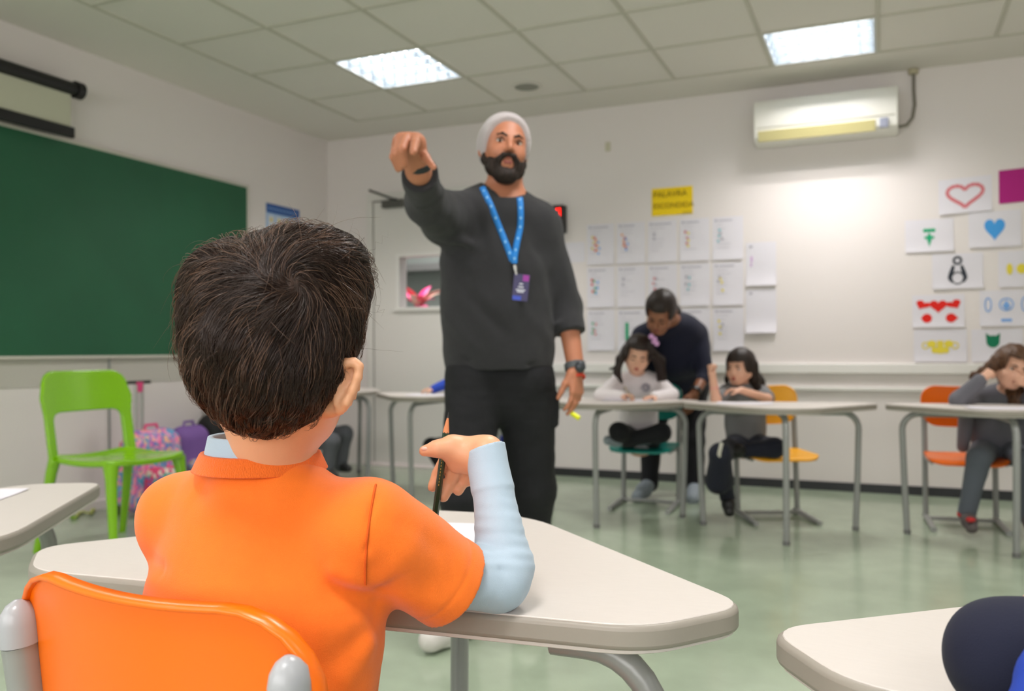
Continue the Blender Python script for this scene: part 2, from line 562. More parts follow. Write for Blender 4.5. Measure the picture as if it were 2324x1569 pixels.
MB().add(V, [(0, 1, 2, 3), (7, 6, 5, 4), (0, 4, 5, 1), (1, 5, 6, 2), (2, 6, 7, 3), (3, 7, 4, 0)]).build('air_louver', mat('ac_cream', srgb(206, 196, 140), .45), ac, bevel=.003)
MB().box((w2 - .115, -.224, .02), (w2 - .06, -.20, .085)).build('display_window', mat('ac_grey', srgb(150, 154, 172), .3), ac, bevel=.004)
pp = [Vector((w2, -.06, .05)), Vector((w2 + .05, -.05, .06)), Vector((w2 + .085, -.03, .11)), Vector((w2 + .10, -.02, .2)), Vector((w2 + .095, -.02, .30)), Vector((w2 + .095, -.02, .43))]
pc = thing('drain_pipe', (ac.location[0] + w2, YB - .02, 2.5), 'thin grey pipe rising from the air conditioner to the ceiling', 'pipe')
MB().tube([(p.x - w2 + .005, p.y + .02, p.z - .04) for p in pp], .010, 10).build('pipe', mat('pipe_grey', srgb(120, 116, 104), .5), pc)
MB().lathe([(.03, -.03), (.034, 0)], (.098, 0, .40), 16).build('ceiling_collar', mat('pipe_cap', srgb(186, 178, 150), .6), pc)
tag(MB().box((-1.985, YB - .012, 2.56), (-1.945, YB, 2.63)).build('wall_sensor', mat('sensor', srgb(204, 200, 178), .6), bevel=.003), 'small cream sensor on the wall, above and beside the yellow sign', 'sensor')

ink = {k: mat('ink_' + k, c, .8) for k, c in dict(
    red=srgb(224, 26, 10), pink=srgb(214, 120, 128), green=srgb(22, 168, 118), dgreen=srgb(0, 120, 84), blue=srgb(70, 160, 232), lblue=srgb(120, 170, 232), yellow=srgb(232, 214, 70),
    dark=srgb(48, 54, 64), grey=srgb(176, 174, 186), orange=srgb(246, 170, 110), lilac=srgb(206, 170, 214), teal=srgb(130, 196, 206)).items()}
sheet_n = [0]


def curl(u, v, k, s):
    # paper stands off the wall towards its bottom edge
    return .0022 + .55 * k * max(0.0, .35 - v) ** 2 + .0016 * sin(u * 5 + s) * (1 - v)


def sheet(x0, z1, x1, z0, label, cat, group, m=None, art=(), k=.12, lines=False, skew=0.0):
    sheet_n[0] += 1
    s = sheet_n[0] * 1.7
    cx = (x0 + x1) / 2
    t = thing('paper_sheet' if cat != 'sign' else 'sign', (cx, YB, (z0 + z1) / 2), label, cat, group)
    W_, H_ = x1 - x0, z1 - z0
    n = 8
    V, F = [], []
    pos = lambda u, v, off=0.0: (-W_ / 2 + W_ * u, -curl(u, v, k, s) - off, -H_ / 2 + H_ * v + skew * (u - .5) * W_)
    for off in (0, -.0012):
        for i in range(n + 1):
            for j in range(n + 1):
                V.append(pos(i / n, j / n, off + .0012))
    q = (n + 1) ** 2
    for i in range(n):
        for j in range(n):
            a = i * (n + 1) + j
            F.append((a, a + 1, a + n + 2, a + n + 1)[::-1])
            F.append((q + a, q + a + 1, q + a + n + 2, q + a + n + 1))
    rim = [i for i in range(n + 1)] + [i * (n + 1) + n for i in range(1, n + 1)] + [n * (n + 1) + j for j in range(n - 1, -1, -1)] + [i * (n + 1) for i in range(n - 1, 0, -1)]
    for a, b_ in zip(rim, rim[1:] + rim[:1]):
        F.append((a, b_, q + b_, q + a))
    link_mesh('sheet', V, F, m or M['paper'], t).data.set_sharp_from_angle(angle=R(40))
    for nm, col, polys in [(n_, c_, [p_]) for n_, c_, ps_ in art if n_ == 'coloured_mark' for p_ in ps_] + [a_ for a_ in art if a_[0] != 'coloured_mark']:
        mb = MB()
        for poly in polys:
            V2 = [pos(u, v, .003) for u, v in poly]
            cu, cv = sum(p[0] for p in poly) / len(poly), sum(p[1] for p in poly) / len(poly)
            if poly[0] == poly[-1]:
                pass
            V2.append(pos(cu, cv, .003))
            m_ = len(poly)
            mb.add(V2, [(i, (i + 1) % m_, m_) for i in range(m_)])
        mb.build(nm, ink[col], t, smooth=False)
    return t


def disc(cx, cy, rx, ry, n=16):
    return [(cx + rx * cos(2 * pi * i / n), cy + ry * sin(2 * pi * i / n)) for i in range(n)]


def rect(x0, y0, x1, y1):
    return [(x0, y0), (x1, y0), (x1, y1), (x0, y1)]


def heart(cx, cy, rx, ry, rot=0.0, n=26):
    out = []
    for i in range(n):
        a = 2 * pi * i / n
        x = 16 * sin(a) ** 3 / 16
        y = (13 * cos(a) - 5 * cos(2 * a) - 2 * cos(3 * a) - cos(4 * a)) / 16
        out.append((cx + rx * (x * cos(rot) - y * sin(rot)), cy + ry * (x * sin(rot) + y * cos(rot))))
    return out


def stroke(pts, wu, wv):
    out = []
    for a, b_ in zip(pts, pts[1:] + pts[:1]):
        dx, dy = b_[0] - a[0], b_[1] - a[1]
        L = math.hypot(dx, dy) or 1
        nx, ny = -dy / L * wu, dx / L * wv
        out.append([(a[0] - nx, a[1] - ny), (b_[0] - nx, b_[1] - ny), (b_[0] + nx, b_[1] + ny), (a[0] + nx, a[1] + ny)])
    return out


# yellow sign
ys_ = sheet(-1.618, 2.235, -1.306, 2.025, 'yellow PALAVRA ESCONDIDA sign above the white worksheets', 'sign', None, mat('paper_yellow', srgb(250, 214, 0), .7), k=.02)


def text(s, parent, loc, size, m, name='lettering', rz=0):
    cu = bpy.data.curves.new(name, 'FONT')
    cu.body = s
    cu.size = size
    cu.extrude = .0004
    tmp = bpy.data.objects.new(name, cu)
    C.objects.link(tmp)
    bpy.context.view_layer.update()
    me = bpy.data.meshes.new_from_object(tmp.evaluated_get(bpy.context.evaluated_depsgraph_get()))
    bpy.data.objects.remove(tmp)
    me.materials.clear()
    me.materials.append(m)
    o = bpy.data.objects.new(name, me)
    C.objects.link(o)
    o.parent = parent
    o.location = loc
    o.rotation_euler = (R(90), 0, rz)
    return o


olive = mat('marker_olive', srgb(150, 124, 10), .8)
text('PALAVRA', ys_, (-.145, -.009, .035), .062, olive)
text('ESCONDIDA', ys_, (-.145, -.0105, -.05), .055, olive)
text('FORMAR', ys_, (.08, -.013, -.099), .018, M['base'])

# white worksheets in three rows of five
cols = ['first column nearest the clock', 'second column', 'third column', 'fourth column', 'fifth column beside the two single sheets']
rows = ['top row', 'middle row', 'bottom row']
marks = {(0, 0): ['yellow', 'red', 'orange', 'lblue'], (0, 1): ['orange', 'pink', 'lblue'], (0, 2): ['grey'], (0, 3): ['pink', 'yellow'], (0, 4): ['teal', 'grey'],
         (1, 0): ['red', 'green', 'blue'], (1, 1): ['grey'], (1, 2): ['pink', 'grey'], (1, 3): ['grey', 'teal'], (1, 4): ['grey', 'yellow'],
         (2, 0): ['green', 'pink'], (2, 1): ['green'], (2, 2): ['grey'], (2, 3): ['orange'], (2, 4): ['yellow', 'grey']}
for r_ in range(3):
    for c_ in range(5):
        x0 = -2.142 + c_ * .2455
        z1 = 1.992 - r_ * .338 - c_ * .002
        rr = random.Random(r_ * 7 + c_)
        art = [('heading', 'grey', [rect(.08, .90, .16, .945), rect(.2, .905, .2 + rr.uniform(.4, .62), .93)]),
               ('printed_lines', 'grey', [rect(.12, .82 - .09 * i, .12 + rr.uniform(.18, .5), .828 - .09 * i) for i in range(7)])]
        for n_, mk_ in enumerate(marks[(r_, c_)]):
            ps_ = []
            for i in range(2 if mk_ == 'grey' else 3):
                u, v = .14 + .07 * n_ + rr.uniform(0, .08), .68 - .13 * i - rr.uniform(0, .06) - .04 * n_
                ps_.append(rect(u, v, u + .07, v + .06))
            if (r_, c_) == (2, 1):
                ps_ = [rect(.28, .25, .4, .68)]
            art.append(('coloured_mark', mk_, ps_))
        sheet(x0, z1, x0 + .222, z1 - .318, 'white worksheet on the wall, %s, %s' % (rows[r_], cols[c_]), 'worksheet', 'worksheets under the yellow sign', art=art, k=.10 + .05 * rr.random())
art = [('heading', 'grey', [rect(.12, .88, .22, .93)]), ('coloured_mark', 'lilac', [rect(.15, .55, .22, .68), rect(.14, .45, .2, .52)])]
sheet(-.918, 1.782, -.705, 1.465, 'upper of the two single white worksheets beside the grid of sheets', 'worksheet', 'worksheets under the yellow sign', art=art, k=.25)
sheet(-.922, 1.44, -.706, 1.12, 'lower of the two single white worksheets, its bottom edge lifting off the wall', 'worksheet', 'worksheets under the yellow sign', art=art[:1], k=.38)

DG = 'drawings on the wall at the far side'
sheet(.352, 2.14, .668, 1.905, 'drawing of a large pink outlined heart', 'drawing', DG, art=[('drawing', 'pink', stroke(heart(.5, .52, .34, .36), .035, .05))], skew=.04)
sheet(.708, 2.175, 1.02, 1.955, 'blank magenta sheet of paper on the wall', 'sign', None, mat('paper_magenta', srgb(176, 14, 124), .7), k=.03, skew=.04)
sheet(.145, 1.875, .441, 1.655, 'drawing of a small green flower', 'drawing', DG, art=[('drawing', 'green', [disc(.42, .66, .05, .06), disc(.5, .66, .05, .06), disc(.58, .66, .05, .06), [(.44, .45), (.5, .6), (.56, .45), (.5, .15)], rect(.40, .40, .60, .48)])])
sheet(.53, 1.905, .833, 1.668, 'drawing of a solid light blue heart', 'drawing', DG, art=[('drawing', 'blue', [heart(.5, .52, .2, .34)])])
sheet(.31, 1.635, .613, 1.40, 'drawing of a black and white penguin', 'drawing', DG, art=[
    ('drawing', 'dark', stroke(disc(.5, .80, .075, .10), .025, .035) + stroke([(.42, .66), (.36, .46), (.33, .30), (.40, .18), (.36, .30), (.40, .48)], .028, .03) + stroke([(.58, .66), (.64, .46), (.67, .30), (.60, .18), (.64, .30), (.60, .48)], .028, .03) + stroke(disc(.5, .30, .12, .17), .012, .02))])
sheet(.70, 1.635, .998, 1.40, 'drawing with yellow splotches above the blue sketch', 'drawing', DG, art=[('drawing', 'yellow', [disc(.22, .5, .06, .16), disc(.45, .5, .1, .14), disc(.62, .55, .06, .14)])])
sheet(.186, 1.362, .502, 1.143, 'drawing of three red hearts over two red fish', 'drawing', DG, art=[
    ('drawing', 'red', [heart(.5, .66, .17, .22), heart(.2, .70, .15, .15, -.5), heart(.80, .70, .15, .15, .5), disc(.28, .28, .10, .14), [(.16, .28), (.24, .40), (.24, .16)], disc(.74, .28, .10, .14), [(.88, .28), (.79, .40), (.79, .16)]])])
sheet(.59, 1.38, .9, 1.145, 'drawing of pale blue sketched figures', 'drawing', DG, art=[
    ('drawing', 'lblue', stroke(disc(.5, .6, .13, .17, 10), .012, .02) + stroke(disc(.16, .6, .06, .2, 8), .012, .02) + stroke(disc(.84, .6, .06, .2, 8), .012, .02) + [rect(.4, .12, .6, .2), [(.42, .55), (.5, .72), (.58, .55), (.5, .45)]])])
sheet(.193, 1.128, .514, .91, 'drawing of a pale yellow butterfly just above the wall rail', 'drawing', DG, art=[
    ('drawing', 'yellow', [disc(.34, .55, .09, .11), disc(.40, .36, .07, .10), disc(.66, .55, .09, .11), disc(.60, .36, .07, .10), rect(.44, .25, .56, .65)] + stroke(disc(.22, .5, .06, .1, 8), .012, .02) + stroke(disc(.78, .5, .06, .1, 8), .012, .02))])
sheet(.54, 1.125, .84, .91, 'drawing of a dark green cat face, above the curly-haired child', 'drawing', DG, art=[
    ('drawing', 'dgreen', [disc(.42, .62, .13, .19), [(.29, .66), (.28, .88), (.38, .78)], [(.55, .66), (.56, .88), (.46, .78)]])])
tag(MB().box((-2.33, YB - .004, 1.70), (-2.16, YB, 1.86)).build('paper_note', M['paper'], smooth=False), 'small pale note on the wall below the digital clock', 'note')


# ------------------------------------------------------------------ desks
def desk_proto():
    t = thing('school_desk', (0, 0, 0), 'x', 'desk')
    pts = [(-.43, 0), (.43, 0), (.535, .115), (.125, .575), (-.125, .575), (-.535, .115)]
    top = round_poly(pts, [.05, .05, .05, .10, .10, .05], 6)
    o = MB().prism(top, .672, .7).build('edge_band', M['edge'], t, bevel=.006, seg=3)
    cx, cy = 0, .25
    ins = [(cx + (x - cx) * .989, cy + (y - cy) * .984) for x, y in top]
    MB().prism(ins, .668, .7012).build('table_top', M['laminate'], t, bevel=.0008, seg=1)
    fr = MB()
    c0 = Vector((0, .25))
    for p in ((-.30, .105), (.30, .105)):
        pass
    fr.tube([(-.34, .11, .648), (.34, .11, .648)], .015)
    fr.tube([(0, .11, .648), (0, .46, .648)], .015)
    fr.build('under_frame', M['steel'], t)
    for (x, y) in ((-.43, .075), (.43, .075), (0, .545)):
        if y < .3:
            d = Vector((-1 if x > 0 else 1, .08, 0)).normalized()
        else:
            d = Vector((0, -1, 0))
        p = Vector((x, y, 0))
        path = [p + d * .02 + Vector((0, 0, 0)), p + d * .008 + Vector((0, 0, .3)), p + Vector((0, 0, .56))]
        for k in range(1, 8):
            a = k / 7 * pi / 2
            path.append(p + d * (.085 * (1 - cos(a))) + Vector((0, 0, .56 + .088 * sin(a))))
        path.append(p + d * .13 + Vector((0, 0, .648)))
        l = MB().tube(path, .0165, 16).build('leg', M['steel'], t)
        MB().tube([path[0] + Vector((0, 0, .0)), path[0] + Vector((0, 0, .022))], .0185, 16).build('foot_cap', mat('foot_grey', srgb(110, 110, 110), .5) if 'fc' not in M else M['fc'], l)
    return t


M['fc'] = mat('foot_grey', srgb(112, 112, 112), .5)
d0 = desk_proto()
desks = [(-.662, .862, 5.5, 'white desk with grey rim where the boy in orange leans his elbow'),
         (-1.70, .72, 0, 'x'),
         (.23, .72, 0, 'x'),
         (-4.11, 5.60, -98, 'white desk by the corner, partly hidden behind the ear of the boy in orange'),
         (-2.89, 5.50, 178, 'white desk behind the legs of the man in the beanie'),
         (-1.50, 5.165, 181, 'white desk of the child writing in a white sweater'),
         (-.541, 5.115, 186, 'white desk in front of the yellow chair'),
         (.505, 5.25, 188, 'white desk of the child in grey with curly hair')]


def place_by_legs(A, Lp, Rp):
    """desk origin and yaw from apex leg and one base leg position"""
    A = Vector(A)
    if Rp is not None:
        ang = math.atan2(Rp[1] - A[1], Rp[0] - A[0])
        rel = math.atan2(.075 - .545, .43)
    else:
        ang = math.atan2(Lp[1] - A[1], Lp[0] - A[0])
        rel = math.atan2(.075 - .545, -.43)
    yaw = ang - rel
    o = (A[0] + .545 * sin(yaw), A[1] - .545 * cos(yaw))
    return o[0], o[1], yaw


# apex leg / one base leg as (x, y); world base legs: desk seen with its apex towards us, so its own right leg stands at our left
P = {5: place_by_legs((-1.487, 4.604), (-1.073, 5.111), None),
     6: place_by_legs((-.456, 4.553), (-.117, 5.115), None),
     7: place_by_legs((.579, 4.693), None, (.084, 5.11)),
     4: place_by_legs((-2.87, 4.93), None, (-3.319, 5.412))}
# near desks
P[1] = (-1.89, .954, R(-102.8))
P[2] = (.392, .762, R(-8))
for k, dk in enumerate(desks):
    if k in P:
        x, y, a = P[k]
    else:
        x, y, a = dk[0], dk[1], R(dk[2])
    t = d0 if k == 0 else copy_tree(d0)
    t.location = (x, y, 0)
    t.rotation_euler = (0, 0, a)
    t['label'] = dk[3]
    t['group'] = 'three-legged school desks'
    desks[k] = t
desks[1]['label'] = 'empty white desk in front of the green chair'
desks[2]['label'] = 'white desk under the navy blue sleeve'


# ------------------------------------------------------------------ school chairs
def school_chair(loc, yaw, m, label):
    """shell seat and back on two oval posts with long forward feet; faces its own +y"""
    t = thing('school_chair', (loc[0], loc[1], 0), label, 'chair', 'plastic school chairs', yaw)
    # backrest: bowed panel with rounded corners and a rim folded backwards
    V, F = [], []
    nu, nv = 28, 14
    hw, z0, z1 = .197, .545, .772

    def bp(u, v, off):
        # u -1..1, v 0..1 with rounded outline
        zz = z0 + (z1 - z0) * v
        rc = .085
        lim = hw
        dz = min(zz - z0, z1 - zz)
        if dz < rc:
            lim = hw - rc + math.sqrt(max(0, rc * rc - (rc - dz) ** 2))
        x = u * lim
        y = -.016 + .030 * (x / hw) ** 2 - .10 * (zz - z0)
        return (x, y + off, zz + .012 * (abs(x) / hw) ** 2)
    for off in (0.0, .009):
        for j in range(nv + 1):
            for i in range(nu + 1):
                v = .5 - .5 * cos(pi * j / nv)
                u = math.sin(pi / 2 * (2 * i / nu - 1))
                V.append(bp(u, v, off))
    q = (nu + 1) * (nv + 1)
    for j in range(nv):
        for i in range(nu):
            a = j * (nu + 1) + i
            F.append((a, a + 1, a + nu + 2, a + nu + 1))
            F.append((q + a, q + a + nu + 1, q + a + nu + 2, q + a + 1))
    rim = [i for i in range(nu + 1)] + [j * (nu + 1) + nu for j in range(1, nu + 1 if False else nv + 1)] + [nv * (nu + 1) + i for i in range(nu - 1, -1, -1)] + [j * (nu + 1) for j in range(nv - 1, 0, -1)]
    for a, b_ in zip(rim, rim[1:] + rim[:1]):
        F.append((a, q + a, q + b_, b_))
    back = link_mesh('backrest', V, F, m, t)
    back.data.set_sharp_from_angle(angle=R(50))
    # rolled rim along the outline
    rp = [Vector(V[a]) for a in rim]
    cl_ = []
    for i, p in enumerate(rp):
        cl_.append(p + Vector((0, .0045, 0)))
    rb = MB()
    pts = cl_ + [cl_[0]]
    V2, F2 = [], []
    prof = [(-.011, -.001), (-.010, .0035), (.006, .0045), (.0085, .001), (.0085, -.002), (-.008, -.002)]
    ctr = Vector((0, 0, (z0 + z1) / 2))
    for i, p in enumerate(cl_):
        a_, c_ = cl_[i - 1], cl_[(i + 1) % len(cl_)]
        tn = (c_ - a_).normalized()
        yv = Vector((0, 1, 0))
        out = tn.cross(yv).normalized()
        if out.dot(p - ctr) < 0:
            out = -out
        for (py_, po_) in prof:
            V2.append(p + yv * py_ + out * po_)
    k = len(prof)
    N = len(cl_)
    for i in range(N):
        for j in range(k):
            F2.append((i * k + j, ((i + 1) % N) * k + j, ((i + 1) % N) * k + (j + 1) % k, i * k + (j + 1) % k))
    link_mesh('rim', V2, F2, m, back)
    # seat
    V, F = [], []
    n1, n2 = 20, 20
    outl = round_poly([(-.19, .02), (.19, .02), (.205, .40), (-.205, .40)], [.05, .05, .09, .09], 6)
    def sz(x, y):
        return .392 + .010 * (x / .2) ** 2 - .012 * sin((y - .02) / .38 * pi) - (.022 * max(0, (y - .32) / .08) ** 2)
    ring = len(outl)
    c0 = (0, .21)
    for off in (0, -.012):
        for s in (1.0, .97, .85, .6, .3):
            for x, y in outl:
                xx, yy = c0[0] + (x - c0[0]) * s, c0[1] + (y - c0[1]) * s
                V.append((xx, yy, sz(xx, yy) + off))
        V.append((0, .21, sz(0, .21) + off))
    half = ring * 5 + 1
    for hh in (0, 1):
        o_ = hh * half
        for k in range(4):
            for i in range(ring):
                f = (o_ + k * ring + i, o_ + k * ring + (i + 1) % ring, o_ + (k + 1) * ring + (i + 1) % ring, o_ + (k + 1) * ring + i)
                F.append(f if hh == 0 else f[::-1])
        for i in range(ring):
            f = (o_ + 4 * ring + i, o_ + 4 * ring + (i + 1) % ring, o_ + 5 * ring)
            F.append(f if hh == 0 else f[::-1])
    for i in range(ring):
        F.append((i, half + i, half + (i + 1) % ring, (i + 1) % ring))
    so = link_mesh('seat', V, F, m, t)
    so.data.set_sharp_from_angle(angle=R(60))
    for s in (-1, 1):
        x = s * .182
        path = [(x, .045, .02), (x, .035, .2), (x, .022, .40), (x, .004, .55), (x, -.018, .70)]
        p_ = MB().tube(path, .0155, 18, flat=1.25, axis=(0, 1, 0)).build('post', M['steel'], t)
        cap = [(x, -.018, .70), (x, -.0195, .722), (x, -.0205, .733), (x, -.0215, .741), (x, -.0215, .7455)]
        MB().tube(cap, [.0168, .0166, .0145, .0095, .003], 18, flat=1.25, axis=(0, 1, 0)).build('post_cap', M['cap'], p_)
        MB().tube([(x, .0, .017), (x, .06, .022), (x, .30, .016), (x, .40, .012)], .016, 12, flat=.8, axis=(0, 0, 1)).build('foot', M['steel'], t)
        MB().tube([(x, .03, .365), (x, .34, .368)], .010, 10).build('seat_rail', M['steel'], t)
    MB().tube([(-.182, .10, .022), (.182, .10, .022)], .010, 10).build('crossbar', M['steel'], t)
    MB().tube([(-.182, .10, .368), (.182, .10, .368)], .010, 10).build('seat_bar', M['steel'], t)
    return t


M['cap'] = mat('post_cap_grey', srgb(168, 170, 174), .28)
school_chair((-.640, .620), R(-4), M['chair_orange'], 'orange plastic school chair holding the boy in the orange shirt')


def chair_between(pl, pr, m, label):
    # posts at pl (our left) and pr (our right); faces the camera side
    c = (pl + pr) / 2
    yaw = math.atan2(pl[1] - pr[1], pl[0] - pr[0])
    return school_chair((c[0], c[1]), yaw, m, label)


school_chair((-1.405, 5.56), R(182), M['chair_teal'], 'teal school chair of the child in the white sweater')
school_chair((-.671, 5.438), R(205.3), M['chair_yellow'], 'yellow school chair of the child with dark straight hair')
school_chair((.400, 5.62), R(184), M['chair_orange'], 'orange school chair of the curly-haired child in grey')


# ------------------------------------------------------------------ implicit surfaces for bodies, clothes and hair
def nrm(v):
    v = np.asarray(v, float)
    return v / (np.linalg.norm(v) + 1e-12)


def smin(a, b, k):
    if k <= 0:
        return np.minimum(a, b)
    h = np.maximum(k - np.abs(a - b), 0) / k
    return np.minimum(a, b) - h * h * k * .25


class Sdf:
    def __init__(s):
        s.ops, s.lo, s.hi = [], np.full(3, 1e9), np.full(3, -1e9)
        s.disp = None

    def _b(s, p, r):
        p = np.asarray(p, float)
        s.lo = np.minimum(s.lo, p - r)
        s.hi = np.maximum(s.hi, p + r)

    def cap(s, a, b, ra, rb=None, k=.02, ax=None, f=1.0, cut=None):
        """tapered rod; ax, f squash it across ax; cut = (point, direction) keeps what lies behind the plane"""
        rb = ra if rb is None else rb
        a, b = np.asarray(a, float), np.asarray(b, float)
        s._b(a, ra); s._b(b, rb)
        s.ops.append(('c', a, b, ra, rb, k, None if ax is None else nrm(ax), f, cut))
        return s

    def chain(s, pts, rs, k=.02, **kw):
        for i in range(len(pts) - 1):
            s.cap(pts[i], pts[i + 1], rs[i], rs[i + 1], k, **kw)
        return s

    def ell(s, c, r, k=.02, M=None, sub=False):
        c, r = np.asarray(c, float), np.asarray(r, float)
        if not sub:
            s._b(c, max(r))
        s.ops.append(('s' if sub else 'e', c, r, np.eye(3) if M is None else np.asarray(M), k))
        return s

    def join(s, o, k=.01):
        s.ops.append(('j', o, k))
        s.lo = np.minimum(s.lo, o.lo); s.hi = np.maximum(s.hi, o.hi)
        return s

    def __call__(s, P):
        d = None
        for o in s.ops:
            t = o[0]
            if t == 'c':
                _, a, b, ra, rb, k, ax, f, cut = o
                ba = b - a
                pa = P - a
                h = np.clip(pa @ ba / max(ba @ ba, 1e-12), 0, 1)
                q = pa - h[:, None] * ba
                if ax is not None:
                    q = q + (q @ ax)[:, None] * ax * (f - 1)
                v = np.sqrt((q * q).sum(1)) - (ra + (rb - ra) * h)
                if f > 1:
                    v = v / f ** .5
                if cut is not None:
                    v = np.maximum(v, (P - np.asarray(cut[0])) @ nrm(cut[1]))
            elif t in 'es':
                _, c, r, Mx, k = o
                q = (P - c) @ Mx.T
                k0 = np.sqrt(((q / r) ** 2).sum(1))
                k1 = np.sqrt(((q / (r * r)) ** 2).sum(1)) + 1e-9
                v = k0 * (k0 - 1) / k1
                if t == 's':
                    d = -smin(-d, v, k)
                    continue
            else:
                v = o[1](P)
                k = o[2]
            d = v if d is None else smin(d, v, k)
        if s.disp is not None:
            d = d + s.disp(P)
        return d


def wob(P, freq, seed=0, st=(1, 1, 1)):
    rr = np.random.RandomState(seed)
    out = 0
    for i in range(5):
        v = rr.randn(3)
        v = v / np.linalg.norm(v) * freq * (1 + .5 * i) * np.array(st)
        out = out + np.sin(P @ v + rr.rand() * 6.28) / (1 + .5 * i)
    return out / 3.3


def mesh_sdf(f, lo, hi, h, B=6):
    """surface nets over a sparse grid; returns vertices and quads"""
    lo, hi = np.asarray(lo, float) - 3 * h, np.asarray(hi, float) + 3 * h
    nb = np.ceil((hi - lo) / (h * B)).astype(int)
    n = nb * B
    gi = [lo[a] + (np.arange(nb[a]) * B + (B - 1) / 2) * h for a in range(3)]
    G = np.stack(np.meshgrid(*gi, indexing='ij'), -1).reshape(-1, 3)
    cv = np.concatenate([f(G[i:i + 200000]) for i in range(0, len(G), 200000)])
    act = np.where(np.abs(cv) < .95 * B * h + .012)[0]
    vals = np.repeat(np.repeat(np.repeat(cv.reshape(nb).astype(np.float32), B, 0), B, 1), B, 2)
    off = np.stack(np.meshgrid(*[np.arange(B)] * 3, indexing='ij'), -1).reshape(-1, 3)
    bi = np.stack(np.unravel_index(act, nb), -1)
    st = max(1, 150000 // len(off))
    for i in range(0, len(act), st):
        idx = (bi[i:i + st, None, :] * B + off[None]).reshape(-1, 3)
        vals[idx[:, 0], idx[:, 1], idx[:, 2]] = f(lo + idx * h)
    s = vals < 0
    s[0], s[-1], s[:, 0], s[:, -1], s[:, :, 0], s[:, :, -1] = [False] * 6
    cnt = np.zeros(n - 1, np.uint8)
    for dx in (0, 1):
        for dy in (0, 1):
            for dz in (0, 1):
                cnt += s[dx:n[0] - 1 + dx, dy:n[1] - 1 + dy, dz:n[2] - 1 + dz]
    cells = np.stack(np.where((cnt > 0) & (cnt < 8)), -1)
    cid = np.full(n - 1, -1, np.int32)
    cid[cells[:, 0], cells[:, 1], cells[:, 2]] = np.arange(len(cells))
    cor = np.array([(a, b_, c) for a in (0, 1) for b_ in (0, 1) for c in (0, 1)])
    acc = np.zeros((len(cells), 3))
    num = np.zeros(len(cells))
    cvv = np.stack([vals[cells[:, 0] + c[0], cells[:, 1] + c[1], cells[:, 2] + c[2]] for c in cor], 1)
    css = np.stack([s[cells[:, 0] + c[0], cells[:, 1] + c[1], cells[:, 2] + c[2]] for c in cor], 1)
    for i in range(8):
        for j in range(i + 1, 8):
            if abs(cor[i] - cor[j]).sum() != 1:
                continue
            m = css[:, i] != css[:, j]
            va, vb = cvv[m, i], cvv[m, j]
            t = np.clip(va / (va - vb + 1e-12), 0, 1)
            acc[m] += cor[i] + (cor[j] - cor[i]) * t[:, None]
            num[m] += 1
    V = lo + (cells + acc / np.maximum(num, 1)[:, None]) * h
    F = []
    for ax in range(3):
        sl = [slice(1, n[a] - 1) for a in range(3)]
        sl2 = list(sl)
        sl[ax] = slice(0, n[ax] - 1)
        sl2[ax] = slice(1, n[ax])
        A, Bq = s[tuple(sl)], s[tuple(sl2)]
        e = np.stack(np.where(A != Bq), -1)
        if not len(e):
            continue
        sgn = A[e[:, 0], e[:, 1], e[:, 2]]
        base = e + 1
        base[:, ax] = e[:, ax]
        u, v = (ax + 1) % 3, (ax + 2) % 3
        du, dv = np.zeros(3, int), np.zeros(3, int)
        du[u], dv[v] = 1, 1
        q = [base - du - dv, base - dv, base, base - du]
        ids = np.stack([cid[t_[:, 0], t_[:, 1], t_[:, 2]] for t_ in q], 1)
        ids[~sgn] = ids[~sgn][:, ::-1]
        F.append(ids)
    F = np.concatenate(F)
    F = F[(F >= 0).all(1)]
    return V, F


def sdf_obj(name, f, m, parent, h, lo=None, hi=None, pad=.0, smooth_it=0):
    lo = f.lo if lo is None else lo
    hi = f.hi if hi is None else hi
    V, F = mesh_sdf(f, np.asarray(lo) - pad, np.asarray(hi) + pad, h)
    q = parent
    while q is not None:
        V = V - np.array(q.location)
        q = q.parent
    o = link_mesh(name, V, F, m, parent)
    if smooth_it:
        md = o.modifiers.new('relax', 'SMOOTH')
        md.factor = .5
        md.iterations = smooth_it
    return o


class Fn:
    def __init__(s, f, lo, hi):
        s.f, s.lo, s.hi = f, np.asarray(lo, float), np.asarray(hi, float)

    def __call__(s, P):
        return s.f(P)


# ------------------------------------------------------------------ materials of people
SKIN = mat('skin_warm', srgb(224, 166, 128), .48, bump=.06, bscale=500, sss=.12)
SKIN_MAN = mat('skin_man', srgb(184, 120, 90), .5, bump=.06, bscale=400, sss=.05)
SKIN_BROWN = mat('skin_brown', srgb(142, 92, 66), .5, sss=.03)
SKIN_GIRL = mat('skin_girl', srgb(222, 172, 146), .5, sss=.05)
LIP = mat('lips', srgb(168, 84, 74), .45)
BROW = mat('eyebrow', srgb(50, 34, 26), .8)
EYEW = mat('eye_white', srgb(225, 220, 214), .2)
IRIS = mat('iris_dark', srgb(40, 26, 18), .15)


